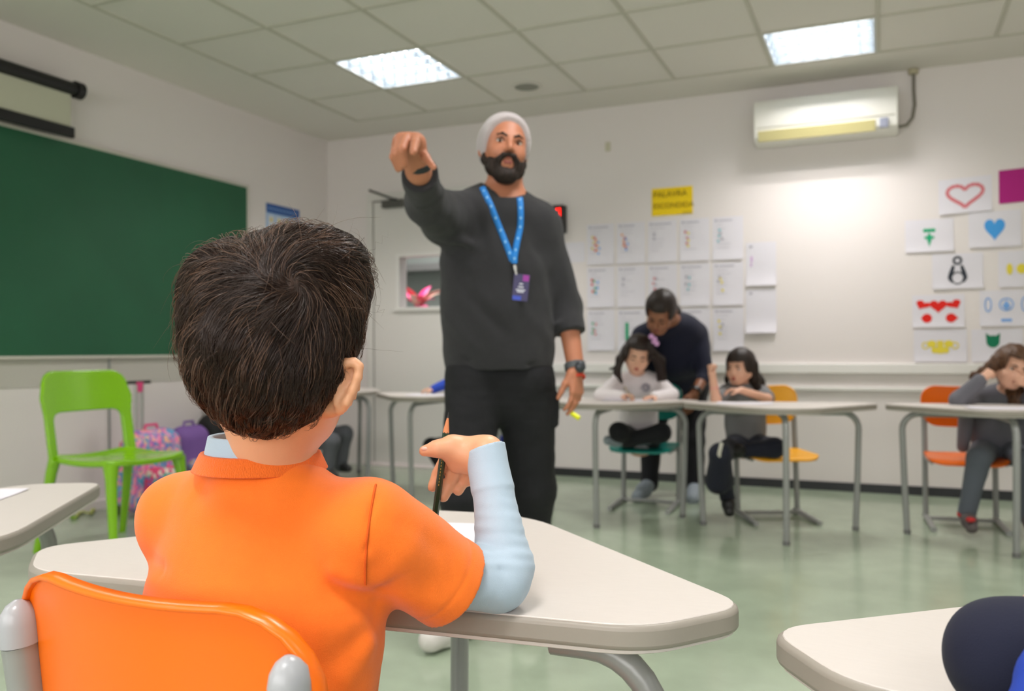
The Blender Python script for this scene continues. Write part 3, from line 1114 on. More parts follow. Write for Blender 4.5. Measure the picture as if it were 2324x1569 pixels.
def hair_mat(name, c, c2, rough=.45):
    m = mat(name, c, rough, spec=.35)
    nt = m.node_tree
    tc = nt.nodes.new('ShaderNodeTexCoord')
    n = nt.nodes.new('ShaderNodeTexNoise')
    mp = nt.nodes.new('ShaderNodeMapping')
    mp.inputs['Scale'].default_value = (160, 160, 14)
    nt.links.new(tc.outputs['Object'], mp.inputs[0])
    nt.links.new(mp.outputs[0], n.inputs['Vector'])
    n.inputs['Scale'].default_value = 1
    cr = nt.nodes.new('ShaderNodeValToRGB')
    cr.color_ramp.elements[0].position, cr.color_ramp.elements[1].position = .35, .7
    cr.color_ramp.elements[0].color, cr.color_ramp.elements[1].color = c, c2
    nt.links.new(n.outputs[0], cr.inputs[0])
    nt.links.new(cr.outputs[0], nt.nodes['Principled BSDF'].inputs['Base Color'])
    bp = nt.nodes.new('ShaderNodeBump')
    bp.inputs['Strength'].default_value = .6
    bp.inputs['Distance'].default_value = .004
    nt.links.new(n.outputs[0], bp.inputs['Height'])
    nt.links.new(bp.outputs[0], nt.nodes['Principled BSDF'].inputs['Normal'])
    return m


HAIR_DARK = hair_mat('hair_dark', srgb(24, 17, 15), srgb(52, 38, 32))
HAIR_BROWN = hair_mat('hair_brown', srgb(58, 38, 26), srgb(112, 78, 52))
BEARD = hair_mat('beard', srgb(26, 18, 14), srgb(46, 33, 26), .7)


# ------------------------------------------------------------------ heads and hands
class Frame:
    """local axes: x towards the person's left, y where the face looks, z up"""
    def __init__(s, c, face, up=(0, 0, 1), roll=0.0, sc=1.0):
        s.c = np.asarray(c, float)
        y = nrm(face)
        x = nrm(np.cross(np.asarray(up, float), y))
        z = np.cross(y, x)
        s.x = x * cos(roll) + z * sin(roll)
        s.z = np.cross(y, s.x)
        s.y = y
        s.sc = sc
        s.M = np.stack([s.x, s.y, s.z])

    def w(s, x, y, z):
        return s.c + (s.x * x + s.y * y + s.z * z) * s.sc

    def loc(s, P):
        return (P - s.c) @ s.M.T / s.sc


def head(S, fr, child=False, ears=True, mouth_open=0.0):
    sc = fr.sc
    w = fr.w
    e = lambda c, r, k=.02, sub=False: S.ell(w(*c), np.array(r) * sc, k * sc, fr.M, sub)
    c = lambda a, b_, ra, rb=None, k=.02: S.cap(w(*a), w(*b_), ra * sc, (ra if rb is None else rb) * sc, k * sc)
    ch = .012 if child else 0
    e((0, -.012, .025), (.076, .094, .088), .02)
    e((0, .03, -.032), (.061, .060, .074 - ch * .5), .03)
    e((0, .062, -.094 + ch), (.024, .022, .020), .03)
    for s in (-1, 1):
        c((s * .054, -.004, -.048 + ch * .4), (s * .02, .055, -.096 + ch), .021, .018, .03)
        e((s * .036, .060, -.036), (.024, .022, .022), .025)
        e((s * .031, .096, -.002), (.017, .013, .0105), .012, True)
    for s in (-1, 1):
        c((s * .020, .0845, .0035), (s * .041, .079, .0035), .0042, .0038, .005)
        c((s * .021, .0835, -.0105), (s * .040, .078, -.0100), .0036, .0034, .005)
    c((-.030, .080, .018), (.030, .080, .018), .0105, None, .016)
    nl = .8 if child else 1.0
    c((0, .088, .004), (0, .088 + .021 * nl, -.030), .0065, .0105, .014)
    for s in (-1, 1):
        c((s * .011, .092, -.035), (s * .010, .099 if not child else .096, -.034), .0068, None, .008)
    c((-.018, .086, -.058), (.018, .086, -.058), .0075, None, .012)
    c((-.014, .085, -.069 - mouth_open), (.014, .085, -.069 - mouth_open), .0075, None, .012)
    if mouth_open:
        e((0, .100, -.064 - mouth_open / 2), (.014, .012, .004 + mouth_open / 2), .004, True)
    if ears:
        for s in (-1, 1):
            Me = fr.M
            e((s * .080, -.016, -.008), (.0085, .017, .031), .008)
            c((s * .079, -.022, .016), (s * .086, -.032, -.002), .0055, .006, .008)
            e((s * .088, -.008, -.006), (.006, .009, .016), .005, True)


def face_bits(fr, parent, h, brow=True, eyes='open', lips=LIP, browm=BROW, mouth_open=0.0, child=False, gaze=None):
    w, sc = fr.w, fr.sc
    if brow:
        for s in (-1, 1):
            b_ = Sdf().chain([w(s * .014, .092, .014), w(s * .028, .0915, .020), w(s * .044, .083, .015)], [.0040 * sc, .0042 * sc, .0022 * sc], .004)
            sdf_obj('eyebrow', b_, browm, parent, h * .5)
    for s in (-1, 1):
        if eyes == 'open':
            o = sdf_obj('eye', Sdf().ell(w(s * .031, .0755, -.003), np.array([.0125, .0115, .0068]) * sc, 0, fr.M), EYEW, parent, h * .6)
            gz = nrm(fr.y if gaze is None else gaze)
            ic = w(s * .031, .0755, -.003) + gz * .0072 * sc
            sdf_obj('iris', Fn(lambda P, q=ic: np.linalg.norm(P - q, axis=1) - .0060 * sc, ic - .008, ic + .008), IRIS, o, h * .4)
            li = Sdf().chain([w(s * .0185, .087, -.0005), w(s * .030, .0915, .0055), w(s * .043, .083, .0005)], [.0016 * sc, .0022 * sc, .0016 * sc], .002)
            sdf_obj('eyelashes', li, browm, parent, h * .35)
        else:
            li = Sdf().chain([w(s * .018, .086, -.005), w(s * .030, .0885, -.009), w(s * .043, .080, -.005)], [.0020 * sc, .0030 * sc, .0020 * sc], .002)
            sdf_obj('eyelashes', li, browm, parent, h * .4)
    L = Sdf().chain([w(-.020, .086, -.061), w(-.006, .0945, -.0565), w(0, .0945, -.0575), w(.006, .0945, -.0565), w(.020, .086, -.061)], [.0022 * sc, .0042 * sc, .0042 * sc, .0042 * sc, .0022 * sc], .004)
    m_ = mouth_open
    L.chain([w(-.020, .086, -.061 - m_ / 2), w(-.008, .0935, -.068 - m_), w(.008, .0935, -.068 - m_), w(.020, .086, -.061 - m_ / 2)], [.0022 * sc, .0048 * sc, .0048 * sc, .0022 * sc], .004)
    sdf_obj('lips', L, lips, parent, h * .5)


def hand(S, wr, d, n, t, s=1.0, curls=((.3, .5, .4),) * 4, spread=.0, thumb=(.6, .3), k=.008, fr_=1.0):
    """wr wrist, d wrist->fingers, n out of the palm, t towards the thumb side"""
    d = nrm(d)
    n = nrm(np.asarray(n, float) - d * (np.asarray(n, float) @ d))
    t0 = np.cross(d, n)
    t = t0 if t0 @ np.asarray(t, float) > 0 else -t0
    wr = np.asarray(wr, float)
    offs = [.030, .010, -.010, -.029]
    lens = [.070, .078, .072, .056]
    rad = [.0090, .0092, .0088, .0078]
    for i in range(4):
        kb = wr + d * (.088 - (.004, 0, .003, .010)[i]) * s + t * offs[i] * s
        S.cap(wr + t * offs[i] * .5 * s, kb, .0155 * s * fr_, .0115 * s * fr_, .012 * s, ax=n, f=1.0)
        dd = nrm(d + t * spread * (1.5 - i) * .6)
        a = 0
        p = kb
        for j, fl_ in enumerate((.44, .31, .25)):
            a += curls[i][j]
            v = dd * cos(a) + n * sin(a)
            q = p + v * lens[i] * fl_ * s
            r0, r1 = rad[i] * (1 - .09 * j) * s * fr_, rad[i] * (1 - .09 * (j + 1)) * s * fr_
            S.cap(p, q, r0, r1, k * s * .6)
            p = q
    tb = wr + d * .022 * s + t * .026 * s + n * .006 * s
    v1 = nrm(d * .75 + t * thumb[0] + n * thumb[1])
    v2 = nrm(d * 1.0 + t * thumb[0] * .45 + n * (thumb[1] + .15))
    p1 = tb + v1 * .040 * s
    p2 = p1 + v2 * .030 * s
    p3 = p2 + v2 * .024 * s
    S.cap(wr + d * .02 * s, tb, .015 * s, .015 * s, .012 * s)
    S.cap(tb, p1, .0145 * s * fr_, .0112 * s * fr_, .010 * s)
    S.cap(p1, p2, .0108 * s * fr_, .0098 * s * fr_, .006 * s)
    S.cap(p2, p3, .0098 * s * fr_, .0078 * s * fr_, .004 * s)


def fold(amp, freq, seed, st=(1, 1, 1)):
    return lambda P: amp * wob(P, freq, seed, st)


def person(loc, label):
    t = thing('person', loc, label, 'person')
    return t


CLOTH = lambda nm, c, **kw: mat(nm, c, .85, bump=.25, bscale=700, sheen=.05, **kw)


def A3(*p):
    return at(*p)


def ridges(segs):
    """creases and bulges along straight lines: (a, b, height, width)"""
    S_ = [(np.asarray(a, float), np.asarray(b_, float), h, w_) for a, b_, h, w_ in segs]

    def f(P):
        o = 0
        for a, b_, h, w_ in S_:
            ba = b_ - a
            t = np.clip((P - a) @ ba / (ba @ ba), 0, 1)
            d = np.linalg.norm(P - a - t[:, None] * ba, axis=1)
            o = o - h * np.exp(-(d / w_) ** 2) * np.minimum(1, 4 * np.minimum(t + .1, 1.1 - t))
        return o
    return f


# ================================================================== the boy in the orange shirt
boy = person((-.64, .78, 0), 'person with short brown hair in an orange t-shirt over light blue sleeves, seen from behind')
fb = np.array([-.04, 1.0, 0.0])
bh = Frame(A3(622, 826, .90), (-.31, .95, .13), roll=R(-5), sc=.91)
neckb = A3(612, 1065, .945)
shL, shR = A3(417, 1176, 1.0), A3(826, 1206, .905)
elR, elL = A3(1128, 1312, .99), np.array([-.83, .98, .745])
wrR = A3(1104, 1030, 1.04)
B = Sdf()
head(B, bh, child=True, ears=False)
B.cap(A3(620, 905, .902), neckb, .044, .0465, .02)
B.chain([A3(618, 1222, .95), A3(600, 1350, .945), A3(580, 1560, .93), np.array([-.64, .75, .47])], [.080, .10, .10, .105], .03, ax=fb, f=1.4)
B.cap(A3(608, 1122, .948), shL, .034, .034, .03).cap(A3(608, 1122, .948), shR, .034, .034, .03)
B.chain([shR, A3(1000, 1305, .955), elR], [.032, .029, .030], .01).chain([elR, A3(1143, 1285, 1.0), wrR], [.030, .029, .020], .01)
B.chain([shL, elL, np.array([-.70, 1.12, .735])], [.036, .030, .022], .02)
hand(B, np.array([-.70, 1.12, .735]), (.7, .5, -.05), (0, 0, -1), (-.5, .7, 0), .72)
# right hand, palm towards us, fingers hanging
B.cap(wrR, A3(1095, 1027, 1.045), .0195, .016, .012)
B.cap(A3(1098, 1024, 1.045), A3(1030, 1012, 1.05), .0150, .0138, .012)
B.cap(A3(1098, 1046, 1.045), A3(1042, 1047, 1.055), .0165, .0158, .014)
B.cap(A3(1050, 1030, 1.042), A3(1018, 1022, 1.042), .0130, .0120, .012)
B.chain([A3(1024, 1013, 1.040), A3(992, 1019, 1.035), A3(963, 1024, 1.033)], [.0122, .0098, .0068], .006)
B.chain([A3(1012, 1042, 1.068), A3(993, 1076, 1.078), A3(982, 1106, 1.075)], [.0085, .0074, .0066], .0015)
B.chain([A3(1037, 1060, 1.066), A3(1021, 1096, 1.074), A3(1006, 1127, 1.068)], [.0090, .0082, .0075], .0015)
B.chain([A3(1062, 1064, 1.072), A3(1051, 1094, 1.080), A3(1040, 1114, 1.074)], [.0082, .0073, .0067], .0015)
B.chain([A3(1084, 1066, 1.074), A3(1076, 1084, 1.082), A3(1065, 1094, 1.077)], [.0074, .0066, .0060], .0015)
# ears
for pts, dd in (([(768, 842), (784, 824), (803, 822), (815, 832), (812, 856), (800, 886), (786, 914), (772, 932)], .868),
                ([(452, 806), (440, 800), (431, 815), (431, 838), (439, 862), (452, 884)], .925)):
    sg_ = -1 if dd > .9 else 1
    P3 = [A3(x, y, dd - (.004 if 0 < i < len(pts) - 1 else -.004)) for i, (x, y) in enumerate(pts)]
    B.chain(P3, [.0046] * len(P3), .003)
    c0 = A3(*((786, 876, .870) if sg_ > 0 else (448, 845, .930)))
    tilt = nrm(A3(765, 940, .9) - A3(800, 820, .9)) if sg_ > 0 else nrm(A3(455, 880, .9) - A3(436, 805, .9))
    nrmv = nrm(FW * .9 - RT * .35 * sg_)
    side = np.cross(tilt, nrmv)
    B.ell(c0, (.0030, .0150, .026), .004, np.stack([nrmv, side, tilt]))
    B.cap(A3(*((764, 850, .885) if sg_ > 0 else (462, 830, .925))), A3(*((760, 925, .885) if sg_ > 0 else (466, 872, .925))), .012, .010, .012)
# legs on the seat
hp = np.array([-.64, .75, .47])
for s in (-1, 1):
    B.chain([hp + [s * .05, 0, -.01], np.array([-.66 + s * .060, 1.03, .435]), np.array([-.66 + s * .065, 1.08, .10])], [.068, .042, .033], .01)
    B.cap(np.array([-.66 + s * .065, 1.08, .05]), np.array([-.66 + s * .07, 1.18, .035]), .035, .028, .02)
sdf_obj('body', B, SKIN, boy, .0030)

cu0 = np.stack([RT, FW, UP])
ORANGE = mat('orange_cotton', srgb(247, 117, 14), .82, bump=.35, bscale=1100, sheen=.2, vary=.02, vscale=60)
LBLUE = mat('light_blue_cotton', srgb(176, 196, 213), .8, bump=.25, bscale=1400, sheen=.15)
NAVY = mat('navy_cloth', srgb(24, 30, 50), .85, bump=.2, bscale=900, sheen=.1)
shirt = Sdf()
shirt.chain([A3(612, 1210, .953), A3(600, 1320, .950), A3(588, 1450, .935), A3(575, 1600, .925), np.array([-.63, .745, .49])],
            [.086, .1270, .1310, .129, .125], .030, ax=fb, f=1.45)
shirt.cap(A3(600, 1130, .950), shL, .046, .0470, .035).cap(A3(690, 1172, .93), shR, .040, .0465, .03)
shirt.chain([shL, shL * .45 + elL * .55], [.0485, .052], .02)
shirt.cap(A3(560, 1120, .920), A3(645, 1126, .915), .031, .031, .03)
inL = Sdf().cap(A3(1062, 1353, .973), A3(1120, 1397, .990), .0440, .0440, .0)
sl = Sdf().cap(A3(842, 1202, .907), A3(1060, 1351, .972),   .0510, .0530, .03, cut=(A3(1024, 1324, .963), A3(1037, 1333, .966) - A3(850, 1190, .907) + np.array([.008, 0, 0])))
rg = ridges([
    (A3(852, 1092, .875), A3(838, 1180, .86), -.0035, .0035), (A3(838, 1180, .86), A3(829, 1260, .855), -.0030, .0035),
    (A3(855, 1345, .88), A3(905, 1290, .88), -.004, .010), (A3(848, 1330, .875), A3(930, 1235, .88), .004, .012),
    (A3(880, 1180, .87), A3(1010, 1260, .91), -.003, .012), (A3(960, 1390, .93), A3(900, 1290, .89), .004, .012),
    (A3(850, 1370, .88), A3(770, 1410, .85), -.003, .010), (A3(845, 1390, .88), A3(700, 1480, .85), .004, .012), (A3(860, 1440, .88), A3(760, 1560, .85), .0045, .014),
    (A3(840, 1350, .86), A3(730, 1300, .85), .0035, .014), (A3(440, 1110, .93), A3(560, 1190, .87), -.003, .018), (A3(480, 1350, .86), A3(350, 1370, .90), .003, .010),
    (A3(320, 1275, .95), A3(380, 1300, .90), -.006, .010), (A3(330, 1420, .92), A3(480, 1400, .86), -.003, .012), (A3(630, 1180, .86), A3(600, 1500, .85), -.003, .03),
])
fo0, fo1 = fold(.0016, 38, 3), fold(.0012, 85, 6, (1, 1, .45))
fo = lambda P: fo0(P) + fo1(P)
shirt.lo = np.minimum(shirt.lo, sl.lo); shirt.hi = np.maximum(shirt.hi, sl.hi)
armcut = A3(1024, 1324, .963)
hemdir = nrm(A3(1037, 1333, .966) - A3(850, 1190, .907) + np.array([.008, 0, 0]))


def shirt_f(P):
    d = smin(shirt(P), sl(P), .028)
    d = np.maximum(d, -(inL(P)))
    hc = (P - armcut) @ hemdir
    onarm = np.clip((P - A3(900, 1240, .92)) @ hemdir * 40, 0, 1)
    hem = .0012 * np.exp(-((hc + .020) / .0018) ** 2) * onarm
    q = P - A3(868, 1345, .885)
    qa, qb = q @ RT, q @ UP
    rr_ = np.sqrt(qa * qa + qb * qb) + 1e-6
    th = np.arctan2(qb, qa)
    rad_f = .0030 * np.exp(-(rr_ / .10) ** 2) * np.clip(rr_ / .05 - .15, 0, 1) * np.sin(5.0 * th + 2.8 * wob(P, 22, 21) + .4)
    return d + rg(P) + fo(P) + hem + rad_f


u_ax = nrm(A3(720, 1062, .9) - A3(450, 1036, .99))
w_ax = nrm(np.array([0, 0, 1.0]) - u_ax * u_ax[2])
v_ax = np.cross(w_ax, u_ax)
nc = A3(592, 1037, .950)


def ring(rad, dep, hw, w0, th, slope):
    def f(P):
        q = P - nc
        u, v, w_ = q @ u_ax, q @ v_ax, q @ w_ax - w0
        r = np.sqrt((u / rad) ** 2 + (v / dep) ** 2)
        d2 = (r - 1) * min(rad, dep) + w_ * slope
        rib = 0
        return np.maximum(np.abs(d2) - th, np.abs(w_) - hw) - .0012
    return Fn(f, nc - .085, nc + .085)


neck_hole = lambda P: np.maximum(np.sqrt((((P - nc) @ u_ax) / .058) ** 2 + (((P - nc) @ v_ax) / .056) ** 2) - 1, 0) * .06 - .0001
def shirt_neck(P):
    q = P - nc
    r = np.sqrt(((q @ u_ax) / .060) ** 2 + ((q @ v_ax) / .057) ** 2)
    hole = np.maximum((r - 1) * .058, -(q @ w_ax) - .008)
    return np.maximum(shirt_f(P), -hole)


sdf_obj('t_shirt', Fn(shirt_neck, shirt.lo, shirt.hi), ORANGE, boy, .0025, pad=.006, smooth_it=3)
ribm = mat('orange_rib', srgb(246, 110, 16), .85, bump=.9, bscale=1, sheen=.2)
nt = ribm.node_tree
for n_ in nt.nodes:
    if n_.type == 'MAPPING':
        n_.inputs['Scale'].default_value = (900, 900, 30)
sdf_obj('collar', ring(.0665, .0640, .0085, -.004, .0024, .45), ribm, boy, .0016)
sdf_obj('undershirt_collar', ring(.0570, .0540, .0110, .012, .0016, .20), LBLUE, boy, .0016)

slv = Sdf()
slv.chain([A3(860, 1215, .915), A3(1000, 1305, .955), elR], [.033, .0350, .0385], .004)
slv.cap(elR, A3(1143, 1285, 1.0), .0385, .036, .006)
slv.chain([A3(1143, 1285, 1.0), A3(1132, 1200, 1.012), A3(1120, 1120, 1.026), A3(1104, 1040, 1.040), A3(1098, 995, 1.046)], [.0355, .0282, .0245, .0232, .0238], .003)
fa, fb2 = A3(1143, 1285, 1.0), A3(1104, 1030, 1.04)
fax = nrm(fb2 - fa)


def slv_f(P):
    d = slv(P)
    t = (P - fa) @ fax / np.linalg.norm(fb2 - fa)
    w_ = np.clip((.62 - t) * 6, 0, 1) * np.clip((t + .12) * 8, 0, 1)
    d = d + .0009 * w_ * np.sin((P @ fax) * 2 * pi / .0145 + 5 * (P @ RT) / .06 + 1.2 * wob(P, 50, 14)) * (.5 + .5 * wob(P, 60, 4))
    # turned-up cuff
    d = d - .0016 * np.clip((t - .64) * 30, 0, 1)
    cutn = nrm(fax * 1.0 - RT * .16)
    d = np.maximum(d, (P - A3(1103, 1016, 1.04)) @ cutn)
    inner = np.linalg.norm((P - fa) - ((P - fa) @ fax)[:, None] * fax - 0, axis=1) - .0225
    return d + ridg(P)


ridg = ridges([(A3(1060, 1262, .97), A3(1150, 1300, .955), -.003, .005), (A3(1150, 1300, .96), A3(1195, 1360, .98), -.0025, .006),
               (A3(1110, 1310, .95), A3(1140, 1370, .955), .002, .006), (A3(1060, 1330, .94), A3(1120, 1350, .95), .002, .01)])
sdf_obj('long_sleeve', Fn(slv_f, slv.lo, slv.hi), LBLUE, boy, .0020, smooth_it=3)
sl2 = Sdf().chain([shL * .5 + elL * .5, elL, np.array([-.71, 1.11, .738])], [.037, .036, .027], .02)
sdf_obj('long_sleeve', sl2, LBLUE, boy, .005)
pn = Sdf().chain([hp + [-.05, .01, 0], hp + [.05, .01, 0]], [.105, .105], .03)
for s in (-1, 1):
    pn.chain([hp + [s * .05, 0, -.01], np.array([-.66 + s * .060, 1.03, .435]), np.array([-.66 + s * .065, 1.08, .11])], [.080, .050, .042], .012)
sdf_obj('trousers', pn, NAVY, boy, .006)
for s in (-1, 1):
    sdf_obj('shoe', Sdf().cap(np.array([-.66 + s * .065, 1.08, .05]), np.array([-.66 + s * .07, 1.20, .040]), .045, .038, .02), M['black'], boy, .006)

sdf_obj('fingernail', Sdf().ell(A3(963, 1019, 1.0275), (.0042, .0022, .0026), 0, cu0), mat('nail_pink', srgb(244, 196, 176), .3), boy, .0008)
# hair of the boy: a thick shell and strands combed out of the crown
HC_ = A3(628, 700, .90)
hs = Sdf()
Mh = np.stack([bh.x, bh.y, bh.z])
cu_ = np.stack([RT, FW, UP])
hs.ell(A3(634, 690, .905), (.0895, .112, .073), .03, cu_)
hs.ell(A3(616, 782, .888), (.0840, .098, .081), .03, cu_)
hs.ell(bh.w(0, -.012, .020), np.array([.080, .104, .096]) * .93, .02, Mh)
hs.ell(A3(606, 868, .868), (.046, .048, .034), .03, cu_)
hs.ell(A3(735, 630, .90), (.045, .06, .040), .03, cu_)
hs.ell(A3(518, 652, .90), (.040, .06, .040), .03, cu_)
hs.ell(A3(706, 600, .90), (.050, .07, .033), .03, cu_)


def hair_f(P):
    d = hs(P)
    L = bh.loc(P)
    face = np.maximum(np.maximum(.040 - L[:, 1], L[:, 2] - .058), -1)
    d = -smin(-d, face, .01)
    low = np.maximum(-(L[:, 2] + .030), np.maximum(L[:, 1] - .05, .005 - L[:, 1]))
    side = np.maximum(np.maximum(.012 - L[:, 1], L[:, 2] - .0), -1)
    d = np.maximum(d, -np.maximum(.006 - L[:, 1], L[:, 2] + .005))
    # hollow where a lock parts beside the crown
    return d


whorl = A3(662, 652, .82)
hb_f = Fn(lambda P: hair_f(P) + .005 + .0012 * wob(P, 120, 9) + .0034 * wob(P, 42, 10, (1, 1, .7)) * np.clip((P[:, 2] - .95) / .06, 0, 1), hs.lo, hs.hi)
boy_hair = hair_mat('hair_boy', srgb(38, 25, 19), srgb(62, 42, 31), .5)
hair_o = sdf_obj('hair', hb_f, boy_hair, boy, .0026)


def strands(f, n, seed, L0, L1, rise, mat_, parent, name, rad=.00025, seg=9, keep=None, wild=0.0, roots=None, clumps=420):
    rs = np.random.RandomState(seed)
    V, F = mesh_sdf(f, f.lo, f.hi, .006)
    P = V[rs.randint(0, len(V), n * 3)] + rs.randn(n * 3, 3) * .003
    e = .0015

    def grad(P):
        g = np.stack([f(P + [e, 0, 0]) - f(P - [e, 0, 0]), f(P + [0, e, 0]) - f(P - [0, e, 0]), f(P + [0, 0, e]) - f(P - [0, 0, e])], 1)
        return g / (np.linalg.norm(g, axis=1)[:, None] + 1e-9)
    for _ in range(2):
        P = P - grad(P) * f(P)[:, None]
    if keep is not None:
        P = P[keep(P)]
    P = P[:n]
    n = len(P)
    cl = P[rs.randint(0, n, clumps)]
    ci = np.zeros(n, int)
    for i in range(0, n, 4000):
        ci[i:i + 4000] = ((P[i:i + 4000, None] - cl[None]) ** 2).sum(2).argmin(1)
    cdir = rs.randn(clumps, 3) * .24
    clen = rs.uniform(.75, 1.25, clumps)
    cris = rs.uniform(.4, 1.5, clumps)
    Ln = rs.uniform(L0, L1, n) * clen[ci]
    zrel = np.clip((P[:, 2] - .93) / .17, 0, 1)
    Ln = Ln * (.40 + .60 * zrel)
    pts = [P.copy()]
    cur = P.copy()
    rr = rs.randn(n, 3) * .10
    for k in range(1, seg):
        N = grad(cur)
        r_ = cur - whorl
        dist = np.linalg.norm(r_, axis=1)
        r_ = r_ - (r_ * N).sum(1)[:, None] * N
        r_ = r_ / (np.linalg.norm(r_, axis=1)[:, None] + 1e-6)
        tt = np.cross(N, r_)
        a = np.clip(1.15 - dist / .11, .12, 1.15)[:, None]
        a = a * np.where(((cur - whorl) @ UP > .01)[:, None], 1.0, .55)
        D = r_ * np.cos(a) - tt * np.sin(a)
        D = D + np.array([0, 0, -.75]) * np.clip(dist / .08, 0, 1)[:, None] * np.where(((cur - whorl) @ UP > .03)[:, None], .1, 1.0)
        D = D + cdir[ci] + rr * (1 + wild * 4)
        D = D - (D * N).sum(1)[:, None] * N
        D = D / (np.linalg.norm(D, axis=1)[:, None] + 1e-9)
        s = k / (seg - 1)
        cur = cur + D * (Ln / (seg - 1))[:, None]
        target = rise * cris[ci] * np.sin(pi * min(1, s * .85 + .05)) + wild * .012 * s * s * np.abs(rr[:, 0]) * 10
        # pull locks together
        N = grad(cur)
        cur = cur + N * (target - f(cur))[:, None] * .9
        pts.append(cur.copy())
    Q = np.stack(pts, 1)
    # clumping towards the middle strand of each lock
    mean = np.zeros((clumps, seg, 3))
    cnt = np.zeros(clumps)
    np.add.at(mean, ci, Q - Q[:, :1])
    np.add.at(cnt, ci, 1)
    mean /= np.maximum(cnt, 1)[:, None, None]
    tw = (np.linspace(0, 1, seg) ** 1.5)[None, :, None] * .55
    Q = Q * 1.0
    Q = (Q - Q[:, :1]) * (1 - tw * .6) + mean[ci] * tw * .6 + Q[:, :1] * (1 - tw * .35) + cl[ci][:, None] * tw * .35
    T = np.gradient(Q, axis=1)
    T /= np.linalg.norm(T, axis=2)[:, :, None] + 1e-9
    Aa = np.cross(T, rs.randn(n, 1, 3))
    Aa /= np.linalg.norm(Aa, axis=2)[:, :, None] + 1e-9
    Bb = np.cross(T, Aa)
    rad_ = rad * rs.uniform(.7, 1.3, n)[:, None, None] * (1 - .75 * np.linspace(0, 1, seg) ** 2)[None, :, None]
    ring3 = [Q + rad_ * (Aa * cos(2 * pi * k / 3) + Bb * sin(2 * pi * k / 3)) for k in range(3)]
    VV = np.stack(ring3, 2).reshape(-1, 3)
    idx = np.arange(n * seg * 3).reshape(n, seg, 3)
    FF = [np.stack([idx[:, :-1, k], idx[:, :-1, (k + 1) % 3], idx[:, 1:, (k + 1) % 3], idx[:, 1:, k]], -1).reshape(-1, 4) for k in range(3)]
    if parent is not None:
        base = parent
        while base.parent is not None:
            base = base.parent
        VV = VV - np.array(base.location)
    o = link_mesh(name, VV, np.concatenate(FF), mat_, parent)
    o['kind'] = 'stuff'
    return o


strm = mat('hair_strand', srgb(46, 30, 22), .36, spec=.5)
strm2 = mat('hair_strand_light', srgb(96, 70, 54), .36, spec=.5)
kp = lambda P: (bh.loc(P)[:, 1] < .085)
strands(hb_f, 26000, 1, .045, .075, .0055, strm, hair_o, 'hair_strands', keep=kp)
strands(hb_f, 2600, 2, .045, .075, .0075, strm2, hair_o, 'light_hair_strands', keep=kp, wild=.12)
strands(hb_f, 120, 5, .04, .07, .010, strm2, hair_o, 'stray_hair_strands', keep=lambda P: P[:, 2] > 1.0, rad=.00018, wild=1.6)

# pencil held by the boy
PT, PB = A3(1018, 936, 1.048), A3(984, 1200, 1.064)
pdv = PB - PT
pen = thing('pencil', PT, 'dark green wooden pencil held upright by the boy in orange', 'pencil')
pl_ = np.linalg.norm(pdv)
pd = pdv / pl_
MB().tube([pd * .0245, pd * .085, pd * .16], .0042, 6).build('barrel', mat('pencil_green', srgb(14, 56, 40), .25), pen, smooth=False)
MB().tube([pd * .007, pd * .0255], [.0012, .0041], 12).build('sharpened_wood', mat('pencil_wood', srgb(226, 150, 104), .7), pen)
MB().tube([pd * 0, pd * .0075], [.0003, .0013], 8).build('lead', mat('graphite', srgb(40, 40, 44), .35), pen)
gl = MB()
sidev = nrm(np.cross(pd, FW))
for k in range(9):
    o_ = pd * (.058 + .004 * k) - FW * .0040 - sidev * .0004
    gl.tube([o_, o_ + pd * .0024], .0006, 4)
gl.build('gold_print', mat('gold_print', srgb(190, 160, 80), .4, .6), pen)


def desk_sheet(x, y, yaw, wx, wy, z, label):
    t = thing('paper_sheet', (x, y, z), label, 'sheet of paper', None, yaw)
    V, F = [], []
    n = 6
    for o_ in (.0012, .0004):
        for i in range(n + 1):
            for j in range(n + 1):
                u, v = i / n - .5, j / n - .5
                V.append((u * wx, v * wy, o_ + .0025 * (abs(u) * 2) ** 4))
    q = (n + 1) ** 2
    for i in range(n):
        for j in range(n):
            a = i * (n + 1) + j
            F.append((a, a + n + 1, a + n + 2, a + 1))
            F.append((q + a, q + a + 1, q + a + n + 2, q + a + n + 1))
    link_mesh('sheet', V, F, M['paper'], t).data.set_sharp_from_angle(angle=R(40))
    return t


q_ = atz(985, 1232, .7012)
desk_sheet(q_[0], q_[1], R(12), .21, .297, .7014, 'white sheet on the desk of the boy in orange, its corner beside his sleeve')
q_ = atz(-160, 1135, .7012)
desk_sheet(q_[0], q_[1], R(-60), .21, .297, .7014, 'white sheet lying on the empty desk before the green chair')
q_ = atz(1428, 909, .7012)
desk_sheet(q_[0], q_[1], R(5), .297, .21, .7014, 'white sheet under the hands of the child in the white sweater')
q_ = atz(1690, 916, .7012)
desk_sheet(q_[0], q_[1], R(8), .297, .21, .7014, 'white sheet on the desk in front of the yellow chair')
q_ = atz(2270, 927, .7012)
desk_sheet(q_[0], q_[1], R(4), .297, .21, .7014, 'white sheet under the elbows of the curly-haired child')
q_ = atz(975, 897, .7012)
desk_sheet(q_[0], q_[1], R(4), .297, .21, .7014, 'white sheet under the hand with the blue sleeve')


